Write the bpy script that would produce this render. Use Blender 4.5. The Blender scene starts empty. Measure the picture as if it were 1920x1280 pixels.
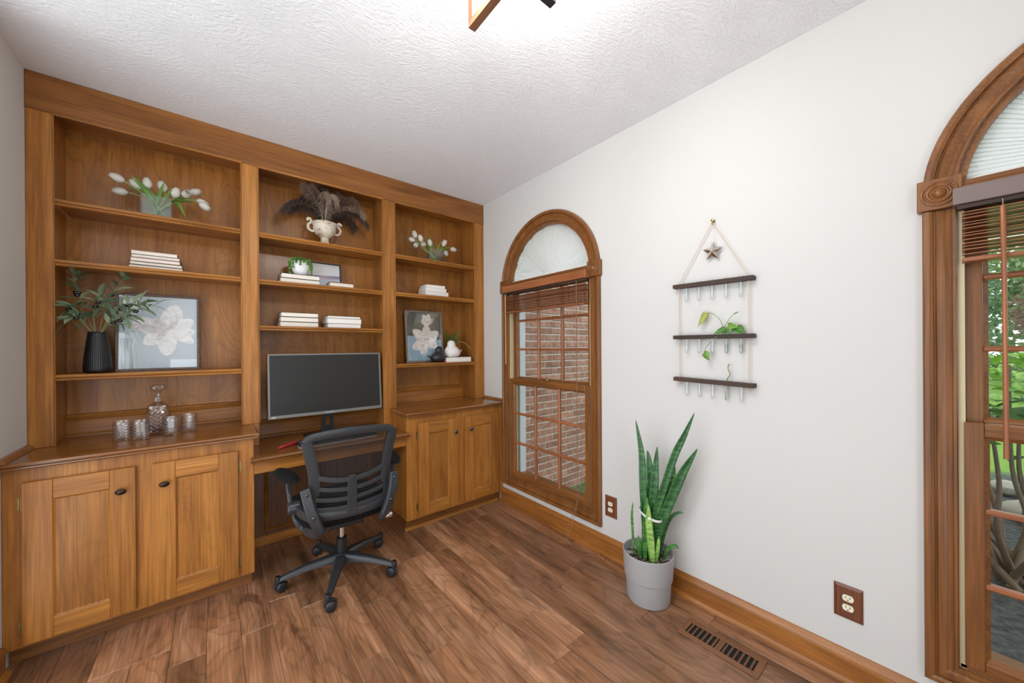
import bpy, bmesh, math, random
from mathutils import Vector, Matrix
random.seed(7)
S = bpy.context.scene
COL = S.collection
PI = math.pi

# ---------------------------------------------------------------- camera
CAM = Vector((-2.0, -2.84, 1.37))
F_PX, CY_PX, YAW, PITCH, ROLL = 676.87, 652.39, 0.690185, -0.000725, -0.006695
fw = Vector((math.sin(YAW)*math.cos(PITCH), math.cos(YAW)*math.cos(PITCH), math.sin(PITCH)))
r0 = Vector((math.cos(YAW), -math.sin(YAW), 0)); u0 = r0.cross(fw)
rt = math.cos(ROLL)*r0 + math.sin(ROLL)*u0
up = -math.sin(ROLL)*r0 + math.cos(ROLL)*u0
cd = bpy.data.cameras.new('camera'); cam = bpy.data.objects.new('camera', cd); COL.objects.link(cam)
cam.matrix_world = Matrix(((rt.x, up.x, -fw.x, CAM.x), (rt.y, up.y, -fw.y, CAM.y), (rt.z, up.z, -fw.z, CAM.z), (0, 0, 0, 1)))
cd.sensor_width = 36; cd.lens = F_PX/1920*36; cd.shift_y = (CY_PX-640)/1920; cd.clip_start = .02; cd.clip_end = 300
S.camera = cam

# ---------------------------------------------------------------- sky, exposure
W = bpy.data.worlds.new('overcast_sky'); S.world = W; W.use_nodes = True
bg = W.node_tree.nodes['Background']
bg.inputs[0].default_value = (0.90, 0.955, 1.0, 1); bg.inputs[1].default_value = 2.9
S.view_settings.view_transform = 'Standard'; S.view_settings.look = 'None'
S.view_settings.exposure = 0.05; S.view_settings.gamma = 1.0
S.view_settings.use_curve_mapping = False
LAMP_W = 6.8          # each of the four bulbs in the ceiling fixture

# ---------------------------------------------------------------- helpers
def lin(h):
    h = h.lstrip('#'); o = []
    for i in (0, 2, 4):
        c = int(h[i:i+2], 16)/255
        o.append(c/12.92 if c <= .04045 else ((c+.055)/1.055)**2.4)
    return (*o, 1)

ORG = {}          # world origin of every unrotated object
def reg(o, v): ORG[o.name] = Vector(v)

def tag(o, label, cat, group=None):
    o['label'] = label; o['category'] = cat
    if group: o['group'] = group
    return o

def thing(name, label, cat, loc=(0, 0, 0), rot=0, group=None):
    o = bpy.data.objects.new(name, None); COL.objects.link(o)
    o.empty_display_size = .05
    o.location = loc; o.rotation_euler = (0, 0, rot)
    reg(o, loc); return tag(o, label, cat, group)

def struct_empty(name, loc=(0, 0, 0)):
    o = bpy.data.objects.new(name, None); COL.objects.link(o); o.location = loc
    o.empty_display_size = .05; reg(o, loc); o['kind'] = 'structure'; return o

class M:
    """collects shapes in world (or local) coordinates and links them as ONE mesh object"""
    def __init__(s): s.v = []; s.f = []
    def add(s, vs, fs):
        b = len(s.v); s.v += [tuple(p) for p in vs]; s.f += [tuple(i+b for i in f) for f in fs]; return s
    def box(s, x0, x1, y0, y1, z0, z1):
        return s.add([(x0,y0,z0),(x1,y0,z0),(x1,y1,z0),(x0,y1,z0),(x0,y0,z1),(x1,y0,z1),(x1,y1,z1),(x0,y1,z1)],
                     [(0,3,2,1),(4,5,6,7),(0,1,5,4),(1,2,6,5),(2,3,7,6),(3,0,4,7)])
    def prism(s, poly, axis, a0, a1):
        """poly: 2D outline; axis 'x' -> (y,z) outline, 'y' -> (x,z), 'z' -> (x,y)"""
        def mk(p, a):
            return {'x': (a, p[0], p[1]), 'y': (p[0], a, p[1]), 'z': (p[0], p[1], a)}[axis]
        n = len(poly)
        vs = [mk(p, a0) for p in poly] + [mk(p, a1) for p in poly]
        fs = [(i, (i+1) % n, n+(i+1) % n, n+i) for i in range(n)] + [tuple(range(n))[::-1], tuple(range(n, 2*n))]
        return s.add(vs, fs)
    def lathe(s, prof, c=(0, 0, 0), seg=32, axis='z', flute=0, nfl=0):
        vs = []; fs = []
        for (r, h) in prof:
            for k in range(seg):
                a = 2*PI*k/seg
                rr = r*(1+flute*math.cos(nfl*a)) if nfl else r
                p = (rr*math.cos(a), rr*math.sin(a), h)
                if axis == 'x': p = (h, p[0], p[1])
                elif axis == 'y': p = (p[0], h, p[1])
                vs.append((c[0]+p[0], c[1]+p[1], c[2]+p[2]))
        m = len(prof)
        for j in range(m-1):
            for k in range(seg):
                fs.append((j*seg+k, j*seg+(k+1) % seg, (j+1)*seg+(k+1) % seg, (j+1)*seg+k))
        if prof[0][0] > 1e-6: fs.append(tuple(range(seg))[::-1])
        if prof[-1][0] > 1e-6: fs.append(tuple(range((m-1)*seg, m*seg)))
        return s.add(vs, fs)
    def tube(s, pts, r, seg=8, caps=True):
        pts = [Vector(p) for p in pts]; n = len(pts)
        rs = r if isinstance(r, (list, tuple)) else [r]*n
        t0 = (pts[1]-pts[0]).normalized()
        a = Vector((0, 0, 1)) if abs(t0.z) < .9 else Vector((1, 0, 0))
        nrm = t0.cross(a).normalized(); vs = []
        for i in range(n):
            t = (pts[min(i+1, n-1)]-pts[max(i-1, 0)]).normalized()
            nrm = (nrm - t*nrm.dot(t)).normalized(); b = t.cross(nrm)
            for k in range(seg):
                an = 2*PI*k/seg
                vs.append(pts[i] + (nrm*math.cos(an)+b*math.sin(an))*rs[i])
        fs = [(i*seg+k, i*seg+(k+1) % seg, (i+1)*seg+(k+1) % seg, (i+1)*seg+k) for i in range(n-1) for k in range(seg)]
        if caps: fs += [tuple(range(seg))[::-1], tuple(range((n-1)*seg, n*seg))]
        return s.add(vs, fs)
    def band(s, pts, side, w, t, closed=False):
        """rectangular bar swept along pts; side = function(i,point,tangent)->width direction"""
        pts = [Vector(p) for p in pts]; n = len(pts); vs = []
        ws = w if isinstance(w, (list, tuple)) else [w]*n
        for i in range(n):
            if closed: tg = (pts[(i+1) % n]-pts[i-1]).normalized()
            else: tg = (pts[min(i+1, n-1)]-pts[max(i-1, 0)]).normalized()
            sd = side(i, pts[i], tg); sd = (sd - tg*sd.dot(tg)).normalized(); up_ = tg.cross(sd)
            for a, b in ((-1, -1), (1, -1), (1, 1), (-1, 1)):
                vs.append(pts[i] + sd*a*ws[i]/2 + up_*b*t/2)
        fs = []; m = n if closed else n-1
        for i in range(m):
            j = (i+1) % n
            for k in range(4): fs.append((i*4+k, i*4+(k+1) % 4, j*4+(k+1) % 4, j*4+k))
        if not closed: fs += [(3, 2, 1, 0), tuple((n-1)*4+k for k in range(4))]
        return s.add(vs, fs)
    def ell(s, c, rx, ry, rz, seg=16, rings=10, fn=None):
        vs = []; fs = []
        for j in range(rings+1):
            th = PI*j/rings
            for k in range(seg):
                a = 2*PI*k/seg
                d = (math.sin(th)*math.cos(a), math.sin(th)*math.sin(a), math.cos(th))
                q = fn(d) if fn else 1
                vs.append((c[0]+d[0]*rx*q, c[1]+d[1]*ry*q, c[2]+d[2]*rz*q))
        for j in range(rings):
            for k in range(seg):
                fs.append((j*seg+k, (j+1)*seg+k, (j+1)*seg+(k+1) % seg, j*seg+(k+1) % seg))
        return s.add(vs, fs)
    def sheet(s, rows):
        n = len(rows[0]); vs = [p for r in rows for p in r]
        fs = [(i*n+k, i*n+k+1, (i+1)*n+k+1, (i+1)*n+k) for i in range(len(rows)-1) for k in range(n-1)]
        return s.add(vs, fs)
    def xf(s, mat): s.v = [tuple(mat @ Vector(p)) for p in s.v]; return s
    def obj(s, name, mat, parent=None, local=False, smooth=None, bevel=0, solid=0, kind=None, sub=0, weld=False, at=None, label=None):
        me = bpy.data.meshes.new(name)
        if parent is not None:
            off = Vector((0, 0, 0)) if local else ORG[parent.name]
            org = off
        else:
            if at is not None: org = Vector(at)
            else:
                xs = [p[0] for p in s.v]; ys = [p[1] for p in s.v]; zs = [p[2] for p in s.v]
                org = Vector(((min(xs)+max(xs))/2, (min(ys)+max(ys))/2, min(zs)))
        me.from_pydata([(p[0]-org.x, p[1]-org.y, p[2]-org.z) for p in s.v], [], s.f)
        if weld or sub:
            b = bmesh.new(); b.from_mesh(me); bmesh.ops.remove_doubles(b, verts=b.verts, dist=1e-5); b.to_mesh(me); b.free()
        b = bmesh.new(); b.from_mesh(me); bmesh.ops.recalc_face_normals(b, faces=b.faces); b.to_mesh(me); b.free()
        me.materials.append(mat)
        o = bpy.data.objects.new(name, me); COL.objects.link(o)
        if parent is not None: o.parent = parent; reg(o, org)
        else: o.location = org; reg(o, org)
        if smooth:
            me.polygons.foreach_set('use_smooth', [True]*len(me.polygons))
            if smooth < 180: me.set_sharp_from_angle(angle=math.radians(smooth))
        if solid:
            md = o.modifiers.new('thickness', 'SOLIDIFY'); md.thickness = solid; md.offset = 0
        if bevel:
            md = o.modifiers.new('edges', 'BEVEL'); md.width = bevel; md.segments = 2; md.limit_method = 'ANGLE'; md.angle_limit = math.radians(40)
        if sub:
            md = o.modifiers.new('round', 'SUBSURF'); md.levels = sub; md.render_levels = sub
        if kind: o['kind'] = kind
        if label: o['label'] = label
        return o

def child_copy(o, parent, loc=None, rot=None, scale=None):
    c = o.copy(); COL.objects.link(c); c.parent = parent
    if loc is not None: c.location = loc
    if rot is not None: c.rotation_euler = rot
    if scale is not None: c.scale = scale
    reg(c, ORG.get(parent.name, Vector())); return c

def bez(p0, p1, p2, p3, n):
    p0, p1, p2, p3 = map(Vector, (p0, p1, p2, p3)); o = []
    for i in range(n+1):
        t = i/n; u = 1-t
        o.append(p0*u**3 + p1*3*u*u*t + p2*3*u*t*t + p3*t**3)
    return o
def spline(P, n=8, closed=False):
    P = [Vector(p) for p in P]; out = []; m = len(P)
    rng = range(m) if closed else range(m-1)
    for i in rng:
        if closed: a, b, c, d = P[i-1], P[i], P[(i+1) % m], P[(i+2) % m]
        else: a, b, c, d = P[max(i-1, 0)], P[i], P[i+1], P[min(i+2, m-1)]
        for k in range(n):
            t = k/n
            out.append(.5*((2*b)+(c-a)*t+(2*a-5*b+4*c-d)*t*t+(3*b-a-3*c+d)*t**3))
    if not closed: out.append(P[-1])
    return out

# ---------------------------------------------------------------- materials
def newmat(name):
    m = bpy.data.materials.new(name); m.use_nodes = True
    nt = m.node_tree; b = nt.nodes['Principled BSDF']; return m, nt, b
def nd(nt, typ, **kw):
    n = nt.nodes.new(typ)
    for k, v in kw.items():
        if k.startswith('i_'): n.inputs[k[2:].replace('_', ' ')].default_value = v
        else: setattr(n, k, v)
    return n
def lk(nt, a, b): nt.links.new(a, b)
def plain(name, hexc, rough=.5, metal=0, spec=.5, coat=0, var=0.0, vscale=20, bump=0, bscale=200):
    m, nt, b = newmat(name)
    b.inputs['Roughness'].default_value = rough; b.inputs['Metallic'].default_value = metal
    b.inputs['Specular IOR Level'].default_value = spec; b.inputs['Coat Weight'].default_value = coat
    c = lin(hexc)
    tc = nd(nt, 'ShaderNodeTexCoord'); no = nd(nt, 'ShaderNodeTexNoise', i_Scale=vscale, i_Detail=4.0)
    lk(nt, tc.outputs['Object'], no.inputs['Vector'])
    mx = nd(nt, 'ShaderNodeMix', data_type='RGBA')
    mx.inputs[6].default_value = tuple(x*(1-var) for x in c[:3])+(1,); mx.inputs[7].default_value = tuple(min(1, x*(1+var)) for x in c[:3])+(1,)
    lk(nt, no.outputs['Fac'], mx.inputs[0]); lk(nt, mx.outputs[2], b.inputs['Base Color'])
    if bump:
        n2 = nd(nt, 'ShaderNodeTexNoise', i_Scale=bscale, i_Detail=5.0); lk(nt, tc.outputs['Object'], n2.inputs['Vector'])
        bp = nd(nt, 'ShaderNodeBump', i_Strength=bump, i_Distance=.002); lk(nt, n2.outputs['Fac'], bp.inputs['Height']); lk(nt, bp.outputs['Normal'], b.inputs['Normal'])
    return m

def wood(name, axis, cols, rough=.32, coat=.25, figure=0.0, scale=1.0, spec=.5, objrand=.12, fine=.3, knots=0.0, swirl=3.0):
    """procedural wood, grain along the given object axis"""
    m, nt, b = newmat(name)
    b.inputs['Roughness'].default_value = rough; b.inputs['Coat Weight'].default_value = coat
    b.inputs['Coat Roughness'].default_value = .18; b.inputs['Specular IOR Level'].default_value = spec
    tc = nd(nt, 'ShaderNodeTexCoord'); oi = nd(nt, 'ShaderNodeObjectInfo')
    ad = nd(nt, 'ShaderNodeVectorMath', operation='ADD'); sc = nd(nt, 'ShaderNodeVectorMath', operation='SCALE')
    sc.inputs[0].default_value = (37, 53, 71); lk(nt, oi.outputs['Random'], sc.inputs['Scale'])
    lk(nt, tc.outputs['Object'], ad.inputs[0]); lk(nt, sc.outputs[0], ad.inputs[1])
    def mp(a, l):
        k = nd(nt, 'ShaderNodeMapping'); v = [a*scale]*3; v['xyz'.index(axis)] = l*scale
        k.inputs['Scale'].default_value = v; lk(nt, ad.outputs[0], k.inputs['Vector']); return k
    m1 = mp(9, 1.1); n1 = nd(nt, 'ShaderNodeTexNoise', i_Scale=1.0, i_Detail=5.0, i_Distortion=1.2); lk(nt, m1.outputs[0], n1.inputs['Vector'])
    m2 = mp(130, 4); n2 = nd(nt, 'ShaderNodeTexNoise', i_Scale=1.0, i_Detail=3.0); lk(nt, m2.outputs[0], n2.inputs['Vector'])
    rp = nd(nt, 'ShaderNodeValToRGB'); e = rp.color_ramp.elements
    e[0].position = .28; e[0].color = lin(cols[0]); e[1].position = .75; e[1].color = lin(cols[2])
    x = rp.color_ramp.elements.new(.5); x.color = lin(cols[1])
    lk(nt, n1.outputs['Fac'], rp.inputs['Fac'])
    cur = rp.outputs['Color']
    def mul(cur, fac_socket, lo, hi):
        mr = nd(nt, 'ShaderNodeMapRange'); mr.inputs['To Min'].default_value = lo; mr.inputs['To Max'].default_value = hi
        mr.inputs['From Min'].default_value = .3; mr.inputs['From Max'].default_value = .7
        lk(nt, fac_socket, mr.inputs['Value'])
        vm = nd(nt, 'ShaderNodeVectorMath', operation='SCALE'); lk(nt, cur, vm.inputs[0]); lk(nt, mr.outputs[0], vm.inputs['Scale']); return vm.outputs[0]
    cur = mul(cur, n2.outputs['Fac'], 1-fine, 1+fine*.5)
    if figure:
        m3 = mp(2.6, .8); n3 = nd(nt, 'ShaderNodeTexNoise', i_Scale=1.3, i_Detail=2.0, i_Distortion=.6); lk(nt, m3.outputs[0], n3.inputs['Vector'])
        ma = nd(nt, 'ShaderNodeMath', operation='MULTIPLY'); ma.inputs[1].default_value = 26*swirl/3; lk(nt, n3.outputs['Fac'], ma.inputs[0])
        fr = nd(nt, 'ShaderNodeMath', operation='FRACT'); lk(nt, ma.outputs[0], fr.inputs[0])
        rg = nd(nt, 'ShaderNodeValToRGB'); q = rg.color_ramp.elements
        q[0].position = 0; q[0].color = (1-figure,)*3+(1,); q[1].position = .35; q[1].color = (1, 1, 1, 1)
        z = rg.color_ramp.elements.new(.9); z.color = (1.0, 1.0, 1.0, 1); w = rg.color_ramp.elements.new(1.0); w.color = (1-figure,)*3+(1,)
        lk(nt, fr.outputs[0], rg.inputs['Fac'])
        mm = nd(nt, 'ShaderNodeMix', data_type='RGBA', blend_type='MULTIPLY'); mm.inputs[0].default_value = 1
        lk(nt, cur, mm.inputs[6]); lk(nt, rg.outputs['Color'], mm.inputs[7]); cur = mm.outputs[2]
    if knots:
        m4 = mp(6.5, 2.2); n4 = nd(nt, 'ShaderNodeTexNoise', i_Scale=1.0, i_Detail=4.0, i_Roughness=.65, i_Distortion=.8); lk(nt, m4.outputs[0], n4.inputs['Vector'])
        rk = nd(nt, 'ShaderNodeValToRGB'); q = rk.color_ramp.elements
        q[0].position = .58; q[0].color = (1, 1, 1, 1); q[1].position = .70; q[1].color = (1-knots,)*3+(1,)
        lk(nt, n4.outputs['Fac'], rk.inputs['Fac'])
        mm = nd(nt, 'ShaderNodeMix', data_type='RGBA', blend_type='MULTIPLY'); mm.inputs[0].default_value = 1
        lk(nt, cur, mm.inputs[6]); lk(nt, rk.outputs['Color'], mm.inputs[7]); cur = mm.outputs[2]
    if objrand:
        mr = nd(nt, 'ShaderNodeMapRange'); mr.inputs['To Min'].default_value = 1-objrand; mr.inputs['To Max'].default_value = 1+objrand
        lk(nt, oi.outputs['Random'], mr.inputs['Value'])
        vm = nd(nt, 'ShaderNodeVectorMath', operation='SCALE'); lk(nt, cur, vm.inputs[0]); lk(nt, mr.outputs[0], vm.inputs['Scale']); cur = vm.outputs[0]
    lk(nt, cur, b.inputs['Base Color'])
    bp = nd(nt, 'ShaderNodeBump', i_Strength=.12, i_Distance=.001); lk(nt, n2.outputs['Fac'], bp.inputs['Height']); lk(nt, bp.outputs['Normal'], b.inputs['Normal'])
    return m

CHERRY = ('#8d5824', '#a4692c', '#b67b39')
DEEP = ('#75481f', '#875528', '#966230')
CAB = {a: wood('cherry_cabinet_'+a, a, CHERRY, rough=.36, coat=.10, spec=.32) for a in 'xyz'}
BACK = {a: wood('cherry_back_panel_'+a, a, ('#8f5924', '#a46b2f', '#b47b3b'), rough=.34, coat=.12, figure=.20, fine=.16, spec=.35) for a in 'xyz'}
DOORP = {a: wood('cherry_door_panel_'+a, a, CHERRY, rough=.36, coat=.10, figure=.1, spec=.32) for a in 'xyz'}
TOPW = {a: wood('cherry_worktop_'+a, a, DEEP, rough=.22, coat=.6) for a in 'xyz'}
TRIM = {a: wood('stained_oak_trim_'+a, a, ('#704522', '#845329', '#936032'), rough=.32, coat=.15, objrand=.05, spec=.4) for a in 'xyz'}
BASEB = {a: wood('stained_baseboard_'+a, a, ('#8a5424', '#9f642c', '#af7235'), rough=.34, coat=.12, objrand=.03, spec=.4) for a in 'xyz'}
BLIND = {a: wood('reddish_blind_wood_'+a, a, ('#8a4f2d', '#9c5e38', '#ab6e45'), rough=.35, coat=.2, objrand=.1) for a in 'xyz'}
FLOORW = wood('hand_scraped_hickory', 'y', ('#6f4b33', '#986a4a', '#b88a69'), rough=.33, coat=.35, figure=.25, objrand=.28, fine=.34, knots=.5, swirl=2.0)
DARKW = {a: wood('dark_walnut_'+a, a, ('#2a1a12', '#3d281b', '#503625'), rough=.6, coat=0, objrand=.1) for a in 'xyz'}
FIXW = {a: wood('walnut_fixture_'+a, a, ('#6b4630', '#7d543a', '#8d6246'), rough=.5, coat=0) for a in 'xyz'}

def glass_mat(name, tint=(1, 1, 1), refl=.08, rough=0.0):
    """thin clear glass: transmission straight through plus a fresnel gloss"""
    m = bpy.data.materials.new(name); m.use_nodes = True; nt = m.node_tree; nt.nodes.clear()
    o = nd(nt, 'ShaderNodeOutputMaterial'); t = nd(nt, 'ShaderNodeBsdfTransparent'); t.inputs[0].default_value = (*tint, 1)
    g = nd(nt, 'ShaderNodeBsdfGlossy'); g.inputs['Roughness'].default_value = rough
    lw = nd(nt, 'ShaderNodeLayerWeight'); lw.inputs[0].default_value = .5
    pw = nd(nt, 'ShaderNodeMath', operation='POWER'); pw.inputs[1].default_value = 5.0; lk(nt, lw.outputs['Facing'], pw.inputs[0])
    ma = nd(nt, 'ShaderNodeMath', operation='MULTIPLY_ADD', use_clamp=True); ma.inputs[1].default_value = 1-refl; ma.inputs[2].default_value = refl
    lk(nt, pw.outputs[0], ma.inputs[0]); mx = nd(nt, 'ShaderNodeMixShader')
    lk(nt, ma.outputs[0], mx.inputs[0]); lk(nt, t.outputs[0], mx.inputs[1]); lk(nt, g.outputs[0], mx.inputs[2]); lk(nt, mx.outputs[0], o.inputs[0])
    return m
PANE = glass_mat('window_glass', (.77, .78, .775), .03)  # grey tint put in to dim the daylight and view outside
TUBEG = glass_mat('test_tube_glass', (.97, .98, .98), .07)
VASEG = glass_mat('vase_glass', (.95, .98, .975), .06)
def solid_glass(name, tint='#ffffff', rough=0.0):
    m, nt, b = newmat(name); b.inputs['Base Color'].default_value = lin(tint); b.inputs['Transmission Weight'].default_value = 1
    b.inputs['Roughness'].default_value = rough; b.inputs['IOR'].default_value = 1.36; return m
CRYSTAL = glass_mat('cut_crystal', (.965, .955, .95), .12, .03)
WHISKY = glass_mat('whisky', (.62, .24, .05), .05)

def emit(name, col, s):
    m = bpy.data.materials.new(name); m.use_nodes = True; nt = m.node_tree; nt.nodes.clear()
    o = nd(nt, 'ShaderNodeOutputMaterial'); e = nd(nt, 'ShaderNodeEmission'); e.inputs[0].default_value = (*col, 1); e.inputs[1].default_value = s
    lk(nt, e.outputs[0], o.inputs[0]); return m

def wall_mat():
    m, nt, b = newmat('painted_plaster'); b.inputs['Roughness'].default_value = .75; b.inputs['Specular IOR Level'].default_value = .25
    tc = nd(nt, 'ShaderNodeTexCoord'); n = nd(nt, 'ShaderNodeTexNoise', i_Scale=2.0, i_Detail=2.0); lk(nt, tc.outputs['Object'], n.inputs['Vector'])
    mx = nd(nt, 'ShaderNodeMix', data_type='RGBA'); mx.inputs[6].default_value = lin('#d4d2cf'); mx.inputs[7].default_value = lin('#d7d5d2')
    lk(nt, n.outputs['Fac'], mx.inputs[0]); lk(nt, mx.outputs[2], b.inputs['Base Color'])
    n2 = nd(nt, 'ShaderNodeTexNoise', i_Scale=260, i_Detail=3.0); lk(nt, tc.outputs['Object'], n2.inputs['Vector'])
    bp = nd(nt, 'ShaderNodeBump', i_Strength=.05, i_Distance=.001); lk(nt, n2.outputs['Fac'], bp.inputs['Height']); lk(nt, bp.outputs['Normal'], b.inputs['Normal'])
    return m
WALL = wall_mat()
def ceil_mat():
    m, nt, b = newmat('textured_ceiling'); b.inputs['Roughness'].default_value = .9; b.inputs['Specular IOR Level'].default_value = .1
    b.inputs['Base Color'].default_value = lin('#f1f2f4')
    tc = nd(nt, 'ShaderNodeTexCoord')
    # slap-brush texture: patches of short ridges that change direction
    n0 = nd(nt, 'ShaderNodeTexNoise', i_Scale=3.5, i_Detail=1.0); lk(nt, tc.outputs['Object'], n0.inputs['Vector'])
    mx = nd(nt, 'ShaderNodeMix', data_type='VECTOR'); mx.inputs[0].default_value = .16
    lk(nt, tc.outputs['Object'], mx.inputs[4]); lk(nt, n0.outputs['Color'], mx.inputs[5])
    mp = nd(nt, 'ShaderNodeMapping'); mp.inputs['Scale'].default_value = (40, 105, 1); mp.inputs['Rotation'].default_value = (0, 0, .7); lk(nt, mx.outputs[1], mp.inputs['Vector'])
    n1 = nd(nt, 'ShaderNodeTexNoise', i_Scale=1.0, i_Detail=5.0, i_Roughness=.62, i_Distortion=.5); lk(nt, mp.outputs[0], n1.inputs['Vector'])
    n2 = nd(nt, 'ShaderNodeTexNoise', i_Scale=90, i_Detail=3.0); lk(nt, tc.outputs['Object'], n2.inputs['Vector'])
    ad = nd(nt, 'ShaderNodeMath', operation='MULTIPLY_ADD'); ad.inputs[1].default_value = .25; lk(nt, n2.outputs['Fac'], ad.inputs[0]); lk(nt, n1.outputs['Fac'], ad.inputs[2])
    bp = nd(nt, 'ShaderNodeBump', i_Strength=.8, i_Distance=.0075); lk(nt, ad.outputs[0], bp.inputs['Height']); lk(nt, bp.outputs['Normal'], b.inputs['Normal'])
    return m
CEIL = ceil_mat()
WHITE = plain('white_trim_paint', '#e8e6e1', .5)
BLACKP = plain('black_plastic', '#202124', .36, spec=.5, var=.1, vscale=60)
GREYP = plain('charcoal_plastic', '#2f3134', .33, spec=.5, var=.1, vscale=60)
FABRIC = plain('black_seat_fabric', '#17181a', .85, spec=.2, bump=.5, bscale=600)
CHROME = plain('chrome', '#d8d8d8', .15, 1)
BRASS = plain('antique_brass', '#a08a55', .35, 1)
BRONZE = plain('oil_rubbed_bronze', '#3b2a22', .35, .8)
PEWTER = plain('dark_pewter', '#5a5658', .25, .9)
IVORY = plain('ivory_plastic', '#efe7d2', .4)
DARK = plain('dark_void', '#0c0b0a', .8)
# ================================================================ room shell
XL, YB, YF, ZC = -2.70, .30, -4.05, 2.735
WIN = {1: -.832, 2: -3.304}            # window centres along the right wall
HI, HO, SPR, SILL = .445, .525, 1.90, .25   # opening half width, casing half width, arch spring, opening bottom

def arc(c, r, a0, a1, n): return [(c[0]+r*math.cos(a0+(a1-a0)*i/n), c[1]+r*math.sin(a0+(a1-a0)*i/n)) for i in range(n+1)]
def plate(m, outer, holes, to3, d):
    """flat plate with holes, thickness along vector d"""
    bm = bmesh.new(); loops = []
    for L in [outer]+holes:
        vs = [bm.verts.new((p[0], p[1], 0)) for p in L]; loops.append(vs)
    ed = [bm.edges.new((vs[i], vs[(i+1) % len(vs)])) for vs in loops for i in range(len(vs))]
    bmesh.ops.triangle_fill(bm, use_beauty=True, use_dissolve=False, edges=ed)
    bm.verts.index_update(); n = len(bm.verts)
    P = [Vector(to3(v.co.x, v.co.y)) for v in bm.verts]; d = Vector(d)
    fs = [tuple(v.index for v in f.verts) for f in bm.faces]
    F = fs + [tuple(i+n for i in f[::-1]) for f in fs]
    for vs in loops:
        ix = [v.index for v in vs]
        for i in range(len(ix)):
            a, b = ix[i], ix[(i+1) % len(ix)]; F.append((a, b, b+n, a+n))
    m.add(P+[p+d for p in P], F); bm.free(); return m

def opening(c, h=HI):
    return [(c-h, SILL), (c+h, SILL)] + arc((c, SPR), h, 0, PI, 32)

floor = M().box(XL-.1, .16, YF-.1, YB+.1, -.12, -.012).obj('floor', plain('subfloor', '#2e1d12', .8)); floor['kind'] = 'structure'
ce = M().box(XL-.1, .16, YF-.1, YB+.1, ZC, ZC+.12).obj('ceiling', CEIL); ce['kind'] = 'structure'
wr = plate(M(), [(YF-.1, -.1), (YB+.1, -.1), (YB+.1, ZC), (YF-.1, ZC)], [opening(WIN[1]), opening(WIN[2])], lambda a, b: (0, a, b), (.15, 0, 0)).obj('wall_right', WALL); wr['kind'] = 'structure'
wl = plate(M(), [(YF-.1, -.1), (YB+.1, -.1), (YB+.1, ZC), (YF-.1, ZC)], [[(-2.85, 0), (-.58, 0), (-.58, 2.70), (-2.85, 2.70)]], lambda a, b: (XL, a, b), (-.1, 0, 0)).obj('wall_left', WALL); wl['kind'] = 'structure'  # opening in this unseen stretch is added to let daylight onto the bookcase
wb = M().box(XL, 0, YB, YB+.1, -.1, ZC).obj('wall_back', WALL); wb['kind'] = 'structure'
wf = plate(M(), [(XL, -.1), (0, -.1), (0, ZC), (XL, ZC)], [[(-2.5, 0), (-1.3, 0), (-1.3, 2.1), (-2.5, 2.1)]], lambda a, b: (a, YF, b), (0, -.1, 0)).obj('wall_front', WALL); wf['kind'] = 'structure'  # doorway behind the camera is added as another way in for daylight

# hand-scraped floor boards, running away along the right wall
PWID = .127; x1 = -.001; row = 0
while x1 > XL:
    x0 = max(x1-PWID, XL); y = YB-.02 - random.uniform(.1, 1.0); yy = YB-.01
    while yy > YF:
        y = max(y, YF)
        c = .0016; z0 = -.012; dz = random.uniform(-.0006, .0004)
        a, b_ = x0+.0004, x1-.0004
        m = M(); n0, n1 = y+.0004, yy-.0004
        m.add([(a, n0, z0), (b_, n0, z0), (b_, n1, z0), (a, n1, z0), (a, n0, dz-c), (b_, n0, dz-c), (b_, n1, dz-c), (a, n1, dz-c),
               (a+c, n0+c, dz), (b_-c, n0+c, dz), (b_-c, n1-c, dz), (a+c, n1-c, dz)],
              [(0, 3, 2, 1), (0, 1, 5, 4), (1, 2, 6, 5), (2, 3, 7, 6), (3, 0, 4, 7), (4, 5, 9, 8), (5, 6, 10, 9), (6, 7, 11, 10), (7, 4, 8, 11), (8, 9, 10, 11)])
        m.obj('floor_plank', FLOORW, floor)
        yy = y; y = yy - random.uniform(.45, 1.35)
    x1 = x0 if x0 > XL+.01 else XL-1; row += 1

# baseboards
BP = [(0, .0), (.015, .0), (.015, .088), (.013, .091), (.019, .096), (.017, .104), (.008, .117), (.006, .124), (0, .124)]
SP = [(.0151, 0), (.032, 0), (.031, .010), (.026, .019), (.0151, .023)]
bb = M().prism([(-d, z) for d, z in BP], 'y', -.262, YF).obj('baseboard_right', BASEB['y'], smooth=25); bb['kind'] = 'structure'
M().prism([(-d, z) for d, z in SP], 'y', -.262, YF).obj('shoe_moulding', BASEB['y'], bb, smooth=40)
bb = M().prism([(XL+d, z) for d, z in BP], 'y', -.30, -.57).obj('baseboard_left', BASEB['y'], smooth=25); bb['kind'] = 'structure'
M().prism([(XL+d, z) for d, z in SP], 'y', -.30, -.57).obj('shoe_moulding', BASEB['y'], bb, smooth=40)

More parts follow.
